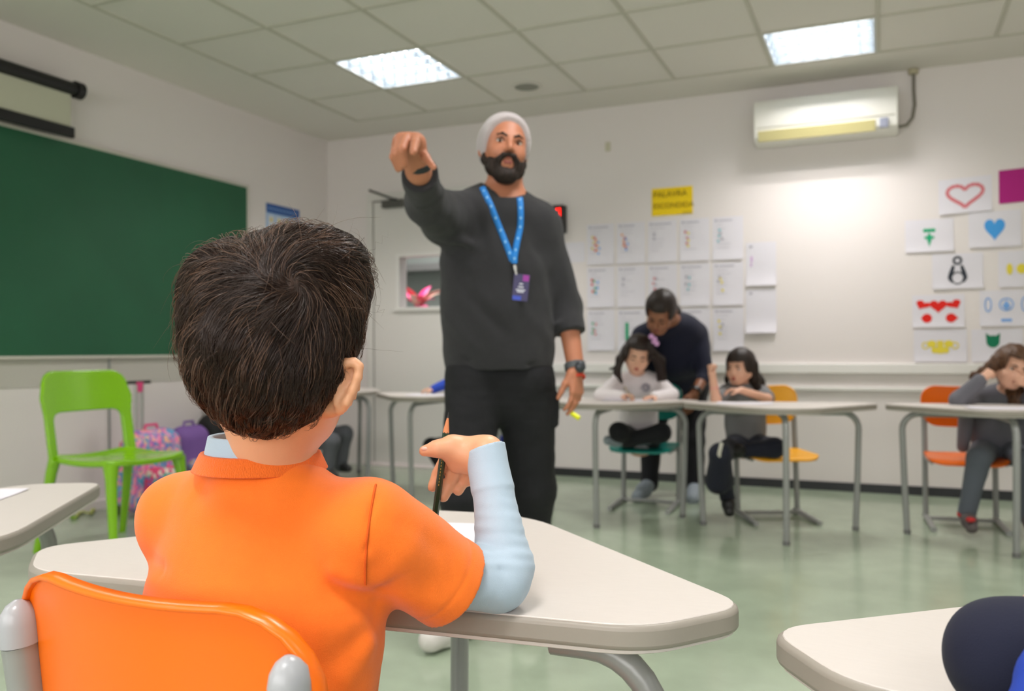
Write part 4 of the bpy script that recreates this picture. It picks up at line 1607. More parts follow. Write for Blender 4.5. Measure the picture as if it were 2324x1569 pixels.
# ================================================================== the man in the beanie
man = person(tuple(atz(1140, 1455, 0)), 'standing person in grey beanie, dark sweater and jeans, pointing an arm at the camera')
fm = -FW
mh = Frame(A3(1145, 336, 2.935), -FW + RT * .22 + UP * .06, roll=R(-7.0), sc=1.0)
mh = Frame(A3(1145, 336, 2.935), -FW + RT * .22 + UP * .06, up=UP + RT * .12, sc=1.0)
mMO = .008
m_sh = {'R': A3(1012, 490, 2.86), 'L': A3(1222, 512, 2.97)}
m_elR, m_wrR = A3(968, 462, 2.60), A3(950, 388, 2.345)
m_elL, m_wrL = A3(1284, 695, 3.00), A3(1307, 838, 2.92)
S = Sdf()
head(S, mh, mouth_open=mMO)
S.cap(A3(1147, 395, 2.96), A3(1142, 470, 2.96), .060, .064, .03)
S.chain([A3(1125, 530, 2.95), A3(1128, 660, 2.95), A3(1132, 780, 2.96), A3(1135, 860, 2.96)], [.135, .14, .14, .10], .05, ax=FW, f=1.5)
S.cap(A3(1140, 470, 2.96), m_sh['R'], .06, .055, .06).cap(A3(1140, 470, 2.96), m_sh['L'], .06, .055, .06)
S.chain([m_sh['R'], m_elR, m_wrR], [.055, .044, .030], .02)
S.chain([m_sh['L'], m_elL, m_wrL], [.055, .040, .029], .02)
hand(S, m_wrL, A3(1309, 900, 2.90) - m_wrL, -RT * .75 + FW * .5, -RT * .5 - FW * .85, .98, curls=((.25, .35, .3), (.2, .35, .3), (.25, .4, .3), (.3, .45, .3)), thumb=(.35, .35))
# pointing fist
K = lambda x, y, d: A3(x, y, d)
S.cap(m_wrR, K(918, 328, 2.26), .029, .026, .02).cap(m_wrR, K(944, 330, 2.26), .029, .026, .02)
S.cap(K(912, 322, 2.25), K(944, 322, 2.25), .024, .024, .015)
S.chain([K(944, 312, 2.235), K(942, 326, 2.185), K(938, 345, 2.125)], [.0125, .0115, .0095], .006)
S.chain([K(922, 312, 2.235), K(912, 340, 2.175), K(918, 372, 2.205)], [.0125, .0120, .0105], .005)
S.chain([K(908, 318, 2.245), K(899, 348, 2.190), K(909, 380, 2.220)], [.0120, .0115, .0100], .005)
S.chain([K(898, 328, 2.265), K(893, 356, 2.215), K(904, 384, 2.245)], [.0108, .0104, .0092], .005)
S.chain([K(952, 335, 2.275), K(966, 358, 2.245), K(984, 380, 2.225)], [.0150, .0115, .0082], .008)
# legs
m_hip = {'R': A3(1078, 862, 2.95), 'L': A3(1192, 866, 2.97)}
m_kn = {'R': A3(1055, 1130, 2.86), 'L': A3(1207, 1110, 3.03)}
m_an = {'R': A3(1046, 1388, 2.97), 'L': A3(1200, 1370, 3.13)}
for k in 'RL':
    S.chain([m_hip[k], m_kn[k], m_an[k]], [.085, .060, .040], .03)
    S.cap(m_an[k] + [0, 0, -.03], m_an[k] + (nrm((-RT * .55 - FW * .8) * [1, 1, 0]) if k == 'R' else nrm([.35, -.93, 0])) * .12 + [0, 0, -.055], .033, .024, .02)
sdf_obj('body', S, SKIN_MAN, man, .0042)
face_bits(mh, man, .0040, gaze=-FW - UP * .12, browm=BROW, mouth_open=mMO, lips=mat('lips_man', srgb(150, 78, 70), .45))

beanie_m = mat('beanie_knit', srgb(182, 174, 175), .9, bump=.8, bscale=1, sheen=.3)
for n_ in beanie_m.node_tree.nodes:
    if n_.type == 'MAPPING':
        n_.inputs['Scale'].default_value = (260, 260, 60)
bn = Sdf()
bn.ell(mh.w(0, -.016, .026), np.array([.0895, .110, .100]), .01, mh.M)
bn.ell(mh.w(0, -.035, .006), np.array([.0890, .088, .085]), .02, mh.M)


def beanie(P):
    L = mh.loc(P)
    pl = (L[:, 1] - .066) * .93 - (L[:, 2] - .074) * .37
    pl = pl + .10 * np.abs(L[:, 0]) * 0
    d = np.maximum(bn(P), pl)
    d = np.maximum(d, -(L[:, 2] + .075))
    d = d - .0025 * np.exp(-((pl + .012) / .012) ** 2)
    return d + .0012 * wob(P, 90, 5)


sdf_obj('beanie', Fn(beanie, bn.lo, bn.hi), beanie_m, man, .0040)
bd_ = Sdf()
w_ = mh.w
for s in (-1, 1):
    bd_.chain([w_(s * .069, .006, -.012), w_(s * .062, .014, -.055), w_(s * .043, .048, -.092), w_(s * .016, .078, -.112)], [.006, .014, .019, .020], .02)
    bd_.chain([w_(s * .004, .101, -.0505), w_(s * .018, .096, -.0545), w_(s * .029, .086, -.068), w_(s * .030, .080, -.085)], [.0062, .0080, .0098, .012], .010)
    bd_.ell(w_(s * .046, .052, -.070), (.017, .020, .022), .02, mh.M)
bd_.ell(w_(0, .066, -.120), (.036, .028, .024), .02, mh.M)
bd_.ell(w_(0, .074, -.104), (.030, .016, .012), .01, mh.M)
bd_.cap(w_(0, .084, -.090 - mMO), w_(0, .082, -.100), .006, .008, .006)
bd_.disp = fold(.0012, 260, 8)
sdf_obj('beard', bd_, BEARD, man, .0032)

SWEAT = mat('charcoal_knit', srgb(43, 43, 46), .92, bump=.7, bscale=900, sheen=.08, vary=.05, vscale=80)
sw = Sdf()
sw.chain([A3(1125, 520, 2.95), A3(1122, 600, 2.95), A3(1126, 700, 2.95), A3(1131, 790, 2.96), A3(1133, 845, 2.96)], [.150, .172, .176, .178, .170], .05, ax=FW, f=1.45,)
sw.cap(A3(1138, 487, 2.955), m_sh['R'], .075, .075, .07).cap(A3(1138, 487, 2.955), m_sh['L'], .075, .070, .07)
sw.chain([m_sh['R'] + UP * -.01, m_elR], [.082, .063], .05)
cutR = (A3(951, 400, 2.37), m_wrR - m_elR)
sw.cap(m_elR, m_wrR, .060, .050, .02, cut=cutR)
cutL = (A3(1290, 757, 2.96), m_wrL - m_elL)
sw.chain([m_sh['L'], m_elL], [.070, .056], .04)
sw.cap(m_elL, A3(1300, 775, 2.94), .055, .050, .02, cut=cutL)
rgm = ridges([
    (A3(1000, 560, 2.83), A3(1060, 640, 2.83), -.012, .02), (A3(1010, 540, 2.80), A3(1080, 560, 2.82), .012, .02), (A3(1040, 640, 2.84), A3(1150, 760, 2.83), -.006, .02),
    (A3(1095, 460, 2.84), A3(1130, 600, 2.83), .006, .02), (A3(1240, 650, 2.95), A3(1200, 560, 2.88), -.008, .02), (A3(1290, 640, 2.92), A3(1262, 700, 2.92), -.008, .012),
    (A3(1310, 720, 2.95), A3(1262, 738, 2.92), .008, .012), (A3(940, 440, 2.42), A3(990, 410, 2.42), -.008, .012), (A3(940, 480, 2.48), A3(1010, 430, 2.5), .007, .014),
    (A3(1005, 700, 2.90), A3(1080, 790, 2.84), .006, .02), (A3(1020, 815, 2.86), A3(1240, 830, 2.86), -.006, .010), (A3(1250, 780, 2.92), A3(1180, 700, 2.84), .005, .02)])


def sweater(P):
    d = sw(P)
    q = P - A3(1143, 452, 2.93)
    r = np.sqrt((q @ RT) ** 2 + (q @ FW) ** 2)
    hole = np.maximum(r - .078, -(q @ UP) - .005)
    d = np.maximum(d, -hole)
    hem = (P - A3(1130, 838, 2.96)) @ (-UP + RT * .04)
    d = np.maximum(d, np.where(((P - A3(1130, 838, 2.96)) @ RT) < .20, hem, -1))
    return d + 1.5 * rgm(P) + .0045 * wob(P, 22, 6) + .0035 * wob(P, 48, 16, (1, 1, .5))


sw.disp = None
sdf_obj('sweater', Fn(sweater, sw.lo, sw.hi), SWEAT, man, .0048)
tee = Sdf().cap(A3(1143, 440, 2.955), A3(1140, 500, 2.95), .073, .10, .01, cut=(A3(1143, 448, 2.9), UP))
sdf_obj('t_shirt', tee, mat('black_tee', srgb(30, 30, 33), .9), man, .006)
JEAN = mat('black_denim', srgb(15, 16, 21), .85, bump=.4, bscale=900, vary=.1, vscale=40)
jn = Sdf()
jn.chain([A3(1083, 850, 2.96), A3(1185, 852, 2.97)], [.098, .098], .03)
for k in 'RL':
    jn.chain([m_hip[k], m_kn[k], m_an[k] + [0, 0, .02]], [.104, .080, .064], .035)
jn.cap(A3(1108, 905, 2.955), A3(1166, 908, 2.965), .080, .080, .04)
jn.cap(A3(1262, 900, 2.96), A3(1260, 960, 2.96), .012, .012, .02)
jn.disp = lambda P: .0035 * wob(P, 22, 11, (1, 1, 2.2)) + .0025 * wob(P, 50, 12, (1, 1, 2))
sdf_obj('jeans', jn, JEAN, man, .0065)
SHOEW = mat('shoe_white', srgb(214, 210, 206), .6, bump=.1)
for k in 'RL':
    f0_ = m_an[k] + [0, 0, -.04]
    dv = nrm((-RT * .55 - FW * .8) * [1, 1, 0]) if k == 'R' else nrm([.35, -.93, 0])
    b_ = np.array([f0_[0], f0_[1], .052])
    sh_ = Sdf().chain([b_ - dv * .04, b_ + dv * .06, b_ + dv * .16 + [0, 0, -.008]], [.046, .048, .042], .03)
    so = sdf_obj('shoe', Fn(lambda P, s_=sh_: np.maximum(s_(P), .012 - P[:, 2]), sh_.lo, sh_.hi), SHOEW, man, .006)
    o2 = Sdf().chain([b_ - dv * .04, b_ + dv * .06, b_ + dv * .16], [.050, .052, .046], .03)
    so2 = sdf_obj('sole', Fn(lambda P, s_=o2: np.maximum(s_(P), np.maximum(P[:, 2] - .022, .001 - P[:, 2])), o2.lo, o2.hi), mat('sole_white', srgb(228, 226, 222), .5), so, .005)
    so2.location = (0, 0, 0)
    so2.data.transform(Matrix.Translation((0, 0, 0)))
# watches and bracelet
ax_ = nrm(m_wrL - m_elL)


def band(c, ax, r0, h, th, m, parent, name, hres=.0025, f=1.25, sq=None):
    ax = nrm(ax)

    def g_(P):
        q = P - c
        t = q @ ax
        q = q - t[:, None] * ax
        r = np.linalg.norm(q, axis=1)
        return np.maximum(np.abs(r - r0) - th, np.abs(t) - h) - .001
    R_ = r0 + h + .01
    return sdf_obj(name, Fn(g_, np.asarray(c) - R_, np.asarray(c) + R_), m, parent, hres)


wb = band(A3(1305, 832, 2.925), ax_, .0335, .011, .002, mat('watch_band', srgb(84, 88, 92), .5), man, 'watch_band')
wc = A3(1316, 833, 2.895)
sdf_obj('watch_case', Sdf().ell(wc, (.019, .016, .021), 0, np.stack([RT, FW, UP])), mat('watch_case', srgb(66, 70, 76), .3, .4), man, .0025)
band(A3(1306, 858, 2.918), ax_, .0315, .004, .002, mat('bracelet_red', srgb(206, 56, 34), .7), man, 'bracelet', .002)
band(A3(949, 372, 2.325), m_wrR - m_elR + UP * .2, .034, .009, .002, mat('dark_bracelet', srgb(36, 40, 44), .5), man, 'bracelet', .0025)
yl = thing('marker_cap', A3(1306, 944, 2.895), 'small bright yellow object held between the fingers of the hanging hand', 'marker')
MB().tube([(A3(1297, 938, 2.90) - A3(1306, 944, 2.895)), (A3(1315, 950, 2.885) - A3(1306, 944, 2.895))], .0085, 14).build('cap', mat('marker_yellow', srgb(232, 236, 20), .35), yl, bevel=.001)


def surf(f, x, y, d0, d1, off=.004):
    """first point of a surface met along the line of sight through a pixel"""
    ds = np.linspace(d0, d1, 160)
    P_ = np.stack([A3(x, y, d) for d in ds])
    v = f(P_)
    i = int(np.argmax(v < 0)) if (v < 0).any() else 80
    return A3(x, y, ds[i] - off)


seamp = []
for y in range(1100, 1331, 6):
    x = 829.5 + 23.5 * ((1312 - y) / 212.0) ** 2 * (1 if y < 1312 else 1)
    seamp.append(surf(shirt_neck, x, y, .80, .92, .0016))
seamp = [seamp[0]] + [(seamp[i - 1] + 2 * seamp[i] + seamp[i + 1]) / 4 for i in range(1, len(seamp) - 1)] + [seamp[-1]]
MB().tube([p - np.array(boy.location) for p in seamp], .0012, 6).build('sleeve_seam', mat('orange_seam', srgb(206, 84, 6), .9), boy)
lan = thing('lanyard', A3(1168, 600, 2.8), 'bright blue lanyard with a dark badge worn by the man in the beanie', 'lanyard')
LAN = mat('lanyard_blue', srgb(30, 130, 214), .6)


def ribbon(pts, wd, m, parent, name, off=.004):
    V, F = [], []
    base = np.array(parent.location)
    P3 = [surf(sweater, x, y, 2.6, 3.05, off) for x, y in pts]
    P3 = [P3[0]] + [(P3[i - 1] + 2 * P3[i] + P3[i + 1]) / 4 for i in range(1, len(P3) - 1)] + [P3[-1]]
    for i, p in enumerate(P3):
        t = nrm(P3[min(i + 1, len(P3) - 1)] - P3[max(i - 1, 0)])
        s_ = nrm(np.cross(t, -FW))
        for o_ in (0, .0015):
            V += [p - s_ * wd / 2 - FW * o_ - base, p + s_ * wd / 2 - FW * o_ - base]
    for i in range(len(P3) - 1):
        a = i * 4
        F += [(a + 2, a + 3, a + 7, a + 6), (a, a + 4, a + 5, a + 1), (a, a + 2, a + 6, a + 4), (a + 1, a + 5, a + 7, a + 3)]
    link_mesh(name, V, F, m, parent)
    return P3


def dens(pts, n=5):
    out = []
    for a, b_ in zip(pts, pts[1:]):
        for k in range(n):
            out.append((a[0] + (b_[0] - a[0]) * k / n, a[1] + (b_[1] - a[1]) * k / n))
    return out + [pts[-1]]


l1 = ribbon(dens([(1094, 424), (1101, 440), (1112, 462), (1125, 495), (1139, 530), (1152, 562), (1163, 592)]), .020, LAN, lan, 'strap')
l2 = ribbon(dens([(1178, 442), (1181, 460), (1182, 490), (1181, 515), (1174, 548), (1168, 580), (1167, 598)]), .020, LAN, lan, 'strap', .007)
wm_ = mat('lanyard_print', srgb(150, 205, 245), .6)
for P3 in (l1, l2):
    for p in P3[3:-2:4]:
        c_ = p - FW * .0028 - np.array(lan.location)
        pr = MB().add([c_ - RT * .003 - UP * .004, c_ + RT * .003 - UP * .004, c_ + RT * .003 + UP * .004, c_ - RT * .003 + UP * .004], [(0, 1, 2, 3)])
        pr.build('printed_mark', wm_, lan, smooth=False)
c1, c2 = surf(sweater, 1168, 602, 2.6, 3, .008) - np.array(lan.location), surf(sweater, 1172, 624, 2.6, 3, .010) - np.array(lan.location)
MB().tube([c1, c1 * .5 + c2 * .5], .006, 10).tube([c1 * .5 + c2 * .5, c2], .004, 10).build('clip', M['alu'], lan)
bc = surf(sweater, 1182, 653, 2.6, 3, .014) - np.array(lan.location)
bx, bz = nrm(RT - UP * .10), nrm(UP + RT * .10)
V = [bc + bx * (sx * .026) + bz * (sz_ * .044) - FW * (sy * .0012) for sx in (-1, 1) for sz_ in (-1, 1) for sy in (0, 1)]
MB().add(V, [(0, 1, 3, 2), (4, 6, 7, 5), (0, 4, 5, 1), (2, 3, 7, 6), (0, 2, 6, 4), (1, 5, 7, 3)]).build('badge', mat('badge_navy', srgb(34, 24, 84), .35), lan, smooth=False)


def plate(c, ax, az, x0, z0, x1, z1, off):
    return [c + ax * x0 + az * z0 - FW * off, c + ax * x1 + az * z0 - FW * off, c + ax * x1 + az * z1 - FW * off, c + ax * x0 + az * z1 - FW * off]


MB().add(plate(bc, bx, bz, .004, .022, .024, .042, .0018), [(0, 1, 2, 3)]).build('badge_corner', mat('badge_magenta', srgb(150, 30, 150), .4), lan, smooth=False)
MB().add(plate(bc, bx, bz, -.024, -.042, .004, -.028, .0018), [(0, 1, 2, 3)]).build('badge_stripe', mat('badge_blue', srgb(40, 70, 190), .4), lan, smooth=False)
tx = MB()
for z_, w__ in ((.010, .012), (.0, .018), (-.010, .030), (-.016, .022)):
    tx.add(plate(bc, bx, bz, -w__ / 2, z_, w__ / 2, z_ + .004, .002), [(0, 1, 2, 3)])
tx.build('badge_text', mat('badge_white', srgb(214, 216, 230), .5), lan, smooth=False)


# ================================================================== the seated and standing people at the far desks
def figure(label, J, h, skin, sc=.7, front=None, top=None, top_off=.012, sleeve=1.0, pants=None, shoe=None, hd=None, hands=None, cut_sleeve=None, torso_r=None, sleeve_mat=None, legr=1.0, armr=1.0, mo=0, extra=None):
    t = person(tuple(np.array([J['pelvis'][0], J['pelvis'][1], 0])), label)
    front = -FW if front is None else nrm(front)
    r = torso_r or (.150 * sc, .140 * sc, .150 * sc)
    S = Sdf()
    head(S, hd, child=sc < .9, mouth_open=mo)
    S.cap(hd.w(0, -.02, -.05), J['neck'], .050 * sc * 1.05, .052 * sc * 1.05, .02)
    S.chain([J['pelvis'], (J['pelvis'] + J['chest']) / 2, J['chest']], list(r), .04, ax=front, f=1.4)
    for k in 'RL':
        S.cap(J['neck'], J['sh' + k], .05 * sc, .050 * sc, .04)
        S.chain([J['sh' + k], J['el' + k], J['wr' + k]], [.050 * sc * armr, .040 * sc * armr, .029 * sc * armr], .015)
        S.chain([J['hip' + k], J['kn' + k], J['an' + k]], [.080 * sc * legr, .060 * sc * legr, .040 * sc * legr], .02)
        S.cap(J['an' + k], J['toe' + k], .034 * sc, .028 * sc, .01)
    for a in hands or []:
        hand(S, *a[0], **a[1])
    sdf_obj('body', S, skin, t, h)
    T = Sdf()
    o = top_off
    T.chain([J['pelvis'] + [0, 0, .02], (J['pelvis'] + J['chest']) / 2, J['chest']], [x + o for x in r], .05, ax=front, f=1.35)
    for k in 'RL':
        T.cap(J['neck'] * .8 + J['chest'] * .2, J['sh' + k], .052 * sc + o, .056 * sc + o, .05)
        cs = (cut_sleeve or {}).get(k, sleeve)
        if cs >= .5:
            e_ = J['el' + k] + (J['wr' + k] - J['el' + k]) * (cs - .5) * 2
            T.chain([J['sh' + k], J['el' + k]], [.054 * sc * armr + o, .045 * sc * armr + o * .8], .02)
            T.cap(J['el' + k], e_, .045 * sc * armr + o * .8, .034 * sc * armr + o * .7, .02)
        else:
            e_ = J['sh' + k] + (J['el' + k] - J['sh' + k]) * cs * 2
            T.cap(J['sh' + k], e_, .056 * sc + o, .054 * sc + o, .02)
    if extra:
        extra(T, 'top')
    fo_ = fold(.0035 * sc / .7, 30 / sc * .7, int(abs(hash(label)) % 7) * 0 + len(label))
    nk = J['neck']
    T.disp = lambda P: fo_(P)

    def tf(P):
        d = T(P)
        return np.maximum(d, -(np.linalg.norm(P - nk - np.array([0, 0, .035 * sc]) + front * -.0, axis=1) - .055 * sc))
    sdf_obj('top', Fn(tf, T.lo, T.hi), top, t, h)
    Pn = Sdf()
    Pn.chain([J['hipR'], J['hipL']], [.095 * sc + o * .5] * 2, .03)
    for k in 'RL':
        Pn.chain([J['hip' + k], J['kn' + k], J['an' + k]], [.092 * sc * legr + .006, .070 * sc * legr + .006, .056 * sc * legr + .004], .025)
    if extra:
        extra(Pn, 'pants')
    fo2 = fold(.004 * sc / .7, 26, 5)
    Pn.disp = lambda P: fo2(P)
    sdf_obj('trousers', Pn, pants, t, h)
    for k in 'RL':
        b0, b1 = J['an' + k], J['toe' + k]
        dv = b1 - b0
        sdf_obj('shoe', Sdf().chain([b0 - dv * .25, b0 + dv * .5, b1], [.046 * sc, .050 * sc, .042 * sc], .02), shoe, t, h)
    return t


def kid_hair(t, fr, m, h, length=.0, bangs=True, vol=.014, extra=None, band_=None, disp=.002):
    H = Sdf()
    sc = fr.sc
    H.ell(fr.w(0, -.014, .030), np.array([.078 + vol, .097 + vol, .090 + vol]) * sc, .01, fr.M)
    for c_ in (extra or []):
        H.chain(c_[0], c_[1], .02)

    def f(P):
        L = fr.loc(P)
        d = H.ops and H(P)
        zc = .044 if bangs else .060
        face = np.maximum(np.maximum(.030 - L[:, 1] - .25 * np.maximum(0, np.abs(L[:, 0]) - .045), L[:, 2] - zc), np.abs(L[:, 0]) - (.060 + .0 * L[:, 2]))
        return -smin(-d, face * 1.0, .006)
    g = Fn(lambda P: f(P) + disp * wob(P, 130, 3, (1, 1, .25)), H.lo, H.hi)
    return sdf_obj('hair', g, m, t, h)


TEALSHOE = mat('shoe_slate', srgb(140, 150, 158), .7)
WHITEKNIT = CLOTH('white_sweater', srgb(240, 233, 236))
NAVYP = CLOTH('navy_trousers', srgb(22, 25, 42))
BLACKP = CLOTH('black_trousers', srgb(16, 17, 24))
GREYK = CLOTH('grey_tee', srgb(120, 120, 122))
CARD = CLOTH('grey_cardigan', srgb(104, 104, 112))
LEGG = CLOTH('grey_leggings', srgb(92, 98, 108))
NAVYT = CLOTH('navy_blouse', srgb(13, 18, 44))
BLUEJ = CLOTH('royal_blue_jacket', srgb(34, 70, 180))

# child in the white sweater
J = dict(pelvis=A3(1452, 1000, 5.47), chest=A3(1447, 885, 5.42), neck=A3(1447, 850, 5.38), shR=A3(1405, 868, 5.36), shL=A3(1493, 868, 5.42),
         elR=A3(1366, 897, 5.20), wrR=A3(1412, 900, 5.10), elL=A3(1524, 897, 5.24), wrL=A3(1487, 901, 5.12),
         hipR=A3(1430, 993, 5.45), hipL=A3(1475, 993, 5.45), knR=A3(1404, 980, 5.20), anR=A3(1440, 998, 5.34), toeR=A3(1470, 1000, 5.30),
         knL=A3(1502, 982, 5.22), anL=A3(1420, 999, 5.27), toeL=A3(1380, 1000, 5.22))
hd = Frame(A3(1447, 806, 5.24), -FW * .90 - RT * .10 - UP * .30, up=UP * .9 - FW * .25 + RT * .12, sc=.96)
gw = figure('person with long dark hair in a white sweater, writing on a teal chair', J, .0058, SKIN_GIRL, .70, top=WHITEKNIT, pants=BLACKP, shoe=TEALSHOE, hd=hd, top_off=.014,
            hands=[((J['wrR'], A3(1436, 896, 5.04) - J['wrR'], (0, 0, -1), (0, -.5, 1)), dict(s=.68, curls=((.5, .8, .5),) * 4)),
                   ((J['wrL'], A3(1462, 903, 5.06) - J['wrL'], (0, 0, -1), (0, -1, .2)), dict(s=.68, curls=((.15, .2, .2),) * 4))])
face_bits(hd, gw, .0055, eyes='down', child=True)
kid_hair(gw, hd, HAIR_DARK, .0055, bangs=False, vol=.016, extra=[
    ([hd.w(-.078, .015, .03), A3(1408, 815, 5.20), A3(1400, 845, 5.19), A3(1411, 868, 5.19)], [.030, .024, .020, .009]),
    ([hd.w(-.075, -.02, .0), A3(1400, 835, 5.28), A3(1383, 838, 5.30)], [.025, .014, .006]),
    ([hd.w(.075, -.02, .03), A3(1497, 820, 5.30), A3(1503, 870, 5.36), A3(1500, 900, 5.40)], [.034, .034, .030, .014]),
    ([hd.w(0, -.06, .0), A3(1450, 860, 5.46), A3(1455, 930, 5.50)], [.06, .06, .03])])
hcl = MB()
c_ = A3(1484, 772, 5.13)
base = np.array(gw.location)
for dx, dy, r_ in ((-6, -8, .016), (2, -2, .014), (6, 8, .016), (-2, 4, .010)):
    p = A3(1484 + dx, 772 + dy, 5.12) - base
    hcl.tube([p, p - FW * .006], r_, 12)
hcl.build('hair_clip', mat('clip_lilac', srgb(214, 160, 214), .4), gw)
ch_ = MB()
for k in range(8):
    p = surf(lambda P: np.linalg.norm(P - J['chest'], axis=1) - .115, 1466 + 7 * cos(k * pi / 4), 880 + 7 * sin(k * pi / 4), 5.1, 5.5, .004) - base
    ch_.tube([p + FW * .012, p - FW * .0], .008, 6)
ch_.build('chest_emblem', mat('emblem_grey', srgb(150, 146, 160), .8), gw)
pz = thing('pencil', A3(1424, 886, 5.02), 'thin pale pencil in the hand of the child in the white sweater', 'pencil')
p0 = np.array(pz.location)
MB().tube([A3(1417, 878, 5.03) - p0, A3(1434, 903, 5.0) - p0], .004, 8).build('barrel', mat('pencil_tan', srgb(170, 150, 120), .5), pz)
MB().tube([A3(1434, 903, 5.0) - p0, A3(1435.5, 905.5, 4.995) - p0], [.004, .0008], 8).build('point', mat('pencil_point', srgb(70, 60, 50), .5), pz)

# woman leaning over
J = dict(pelvis=A3(1540, 868, 5.92), chest=A3(1527, 765, 5.52), neck=A3(1515, 722, 5.32), shR=A3(1460, 762, 5.44), shL=A3(1582, 758, 5.50),
         elR=A3(1450, 850, 5.62), wrR=A3(1470, 900, 5.55), elL=A3(1600, 850, 5.44), wrL=A3(1578, 893, 5.30),
         hipR=A3(1505, 880, 5.95), hipL=A3(1575, 880, 5.92), knR=A3(1478, 990, 5.90), anR=A3(1474, 1098, 5.86), toeR=A3(1448, 1128, 5.66),
         knL=A3(1574, 1000, 5.82), anL=A3(1578, 1105, 5.78), toeL=A3(1572, 1135, 5.60))
hd = Frame(A3(1499, 708, 5.12), -FW * .62 - RT * .34 - UP * .62, up=UP * .75 - FW * .5 - RT * .04, sc=1.04)


def wx(T, part):
    if part == 'top':
        T.ell(A3(1525, 790, 5.62), (.245, .20, .21), .06, np.stack([RT, FW, UP]))
        T.ell(A3(1535, 860, 5.80), (.20, .17, .14), .05, np.stack([RT, FW, UP]))


wo = figure('standing person with dark tied hair in a navy blouse, leaning over the writing child', J, .0065, SKIN_BROWN, 1.0, top=NAVYT, pants=BLACKP, shoe=TEALSHOE, hd=hd, top_off=.012,
            torso_r=(.19, .19, .18), sleeve=.85, cut_sleeve={'L': .66}, extra=wx, front=-FW * .6 - UP * .8,
            hands=[((J['wrL'], A3(1562, 940, 5.26) - J['wrL'], -RT * .5 + FW * .8, -RT), dict(s=.95, curls=((.2, .3, .2),) * 4))])
face_bits(hd, wo, .0055, eyes='down', lips=mat('lips_brown', srgb(120, 62, 56), .5))
kid_hair(wo, hd, HAIR_DARK, .0058, bangs=False, vol=.012, extra=[([hd.w(0, -.06, .02), hd.w(0, -.085, .0), A3(1537, 706, 5.34)], [.070, .055, .028])])
band(J['wrL'] + UP * .012, J['wrL'] - J['elL'], .034, .014, .003, M['black'], wo, 'watch', .003)

# child with straight dark hair and bangs
J = dict(pelvis=A3(1693, 1003, 5.12), chest=A3(1690, 905, 5.18), neck=A3(1690, 876, 5.17), shR=A3(1651, 893, 5.12), shL=A3(1728, 893, 5.22),
         elR=A3(1625, 908, 4.94), wrR=A3(1617, 853, 4.92), elL=A3(1742, 906, 5.02), wrL=A3(1682, 886, 4.92),
         hipR=A3(1675, 1010, 5.10), hipL=A3(1712, 1010, 5.10), knR=A3(1634, 1030, 4.72), anR=A3(1651, 1130, 4.92), toeR=A3(1655, 1162, 4.84),
         knL=A3(1758, 1017, 4.86), anL=A3(1690, 1022, 4.86), toeL=A3(1655, 1024, 4.80))
hd = Frame(A3(1680, 835, 5.10), -FW * .72 - RT * .66 - UP * .06, sc=.92)


def gx(T, part):
    if part == 'pants':
        T.cap(A3(1634, 1040, 4.74), A3(1628, 1095, 4.82), .055, .068, .03)


gg = figure('person with straight dark hair and bangs in a grey t-shirt, raising a fist', J, .0058, SKIN_GIRL, .70, top=GREYK, pants=NAVYP, shoe=M['black'], hd=hd, sleeve=.38, extra=gx,
            hands=[((J['wrR'], UP * 1.0 - RT * .1, -FW + RT * .4, UP * .1 + RT * -1), dict(s=.68, curls=((1.3, 1.4, .8),) * 4, thumb=(.1, .5))),
                   ((J['wrL'], -RT + UP * .05, (0, 0, -1), -FW), dict(s=.68, curls=((.4, .5, .3),) * 4))])
face_bits(hd, gg, .0055, child=True)
kid_hair(gg, hd, HAIR_DARK, .0055, bangs=True, vol=.015, extra=[
    ([hd.w(.082, -.02, .02), A3(1712, 860, 5.10), A3(1716, 885, 5.14), A3(1722, 902, 5.14)], [.030, .032, .032, .016]),
    ([hd.w(0, -.07, .0), A3(1715, 870, 5.22), A3(1722, 895, 5.25)], [.055, .055, .03]),
    ([hd.w(-.074, .0, .01), A3(1652, 862, 5.10), A3(1655, 880, 5.10)], [.018, .018, .010])])
s_ = MB()
sp_ = [(1638, 1005, 4.66), (1632, 1030, 4.66), (1634, 1060, 4.70), (1645, 1085, 4.76)]
base = np.array(gg.location)
s_.tube([A3(*p) - base for p in sp_], .010, 8, flat=.5)
s_.build('trouser_stripe', mat('stripe_cream', srgb(206, 202, 190), .8), gg)
band(A3(1621, 880, 4.93), J['wrR'] - J['elR'], .0215, .004, .002, mat('bracelet_pink', srgb(230, 150, 150), .5), gg, 'bracelet', .003)

# curly-haired child in grey
J = dict(pelvis=A3(2258, 1020, 4.86), chest=A3(2255, 925, 4.82), neck=A3(2288, 888, 4.74), shR=A3(2212, 905, 4.76), shL=A3(2318, 908, 4.74),
         elR=A3(2176, 908, 4.56), wrR=A3(2226, 862, 4.50), elL=A3(2362, 912, 4.52), wrL=A3(2338, 872, 4.46),
         hipR=A3(2236, 1025, 4.84), hipL=A3(2292, 1025, 4.84), knR=A3(2222, 1040, 4.48), anR=A3(2194, 1168, 4.56), toeR=A3(2205, 1198, 4.46),
         knL=A3(2335, 1045, 4.46), anL=A3(2335, 1175, 4.54), toeL=A3(2345, 1200, 4.44))
hd = Frame(A3(2296, 836, 4.60), -FW * .9 - RT * .12 - UP * .10, up=UP * .9 + RT * .28, sc=.98)


def ex(T, part):
    if part == 'top':
        T.cap(A3(2195, 930, 4.78), A3(2185, 1015, 4.80), .045, .030, .04)
        T.cap(A3(2325, 930, 4.78), A3(2345, 1060, 4.80), .06, .04, .04)


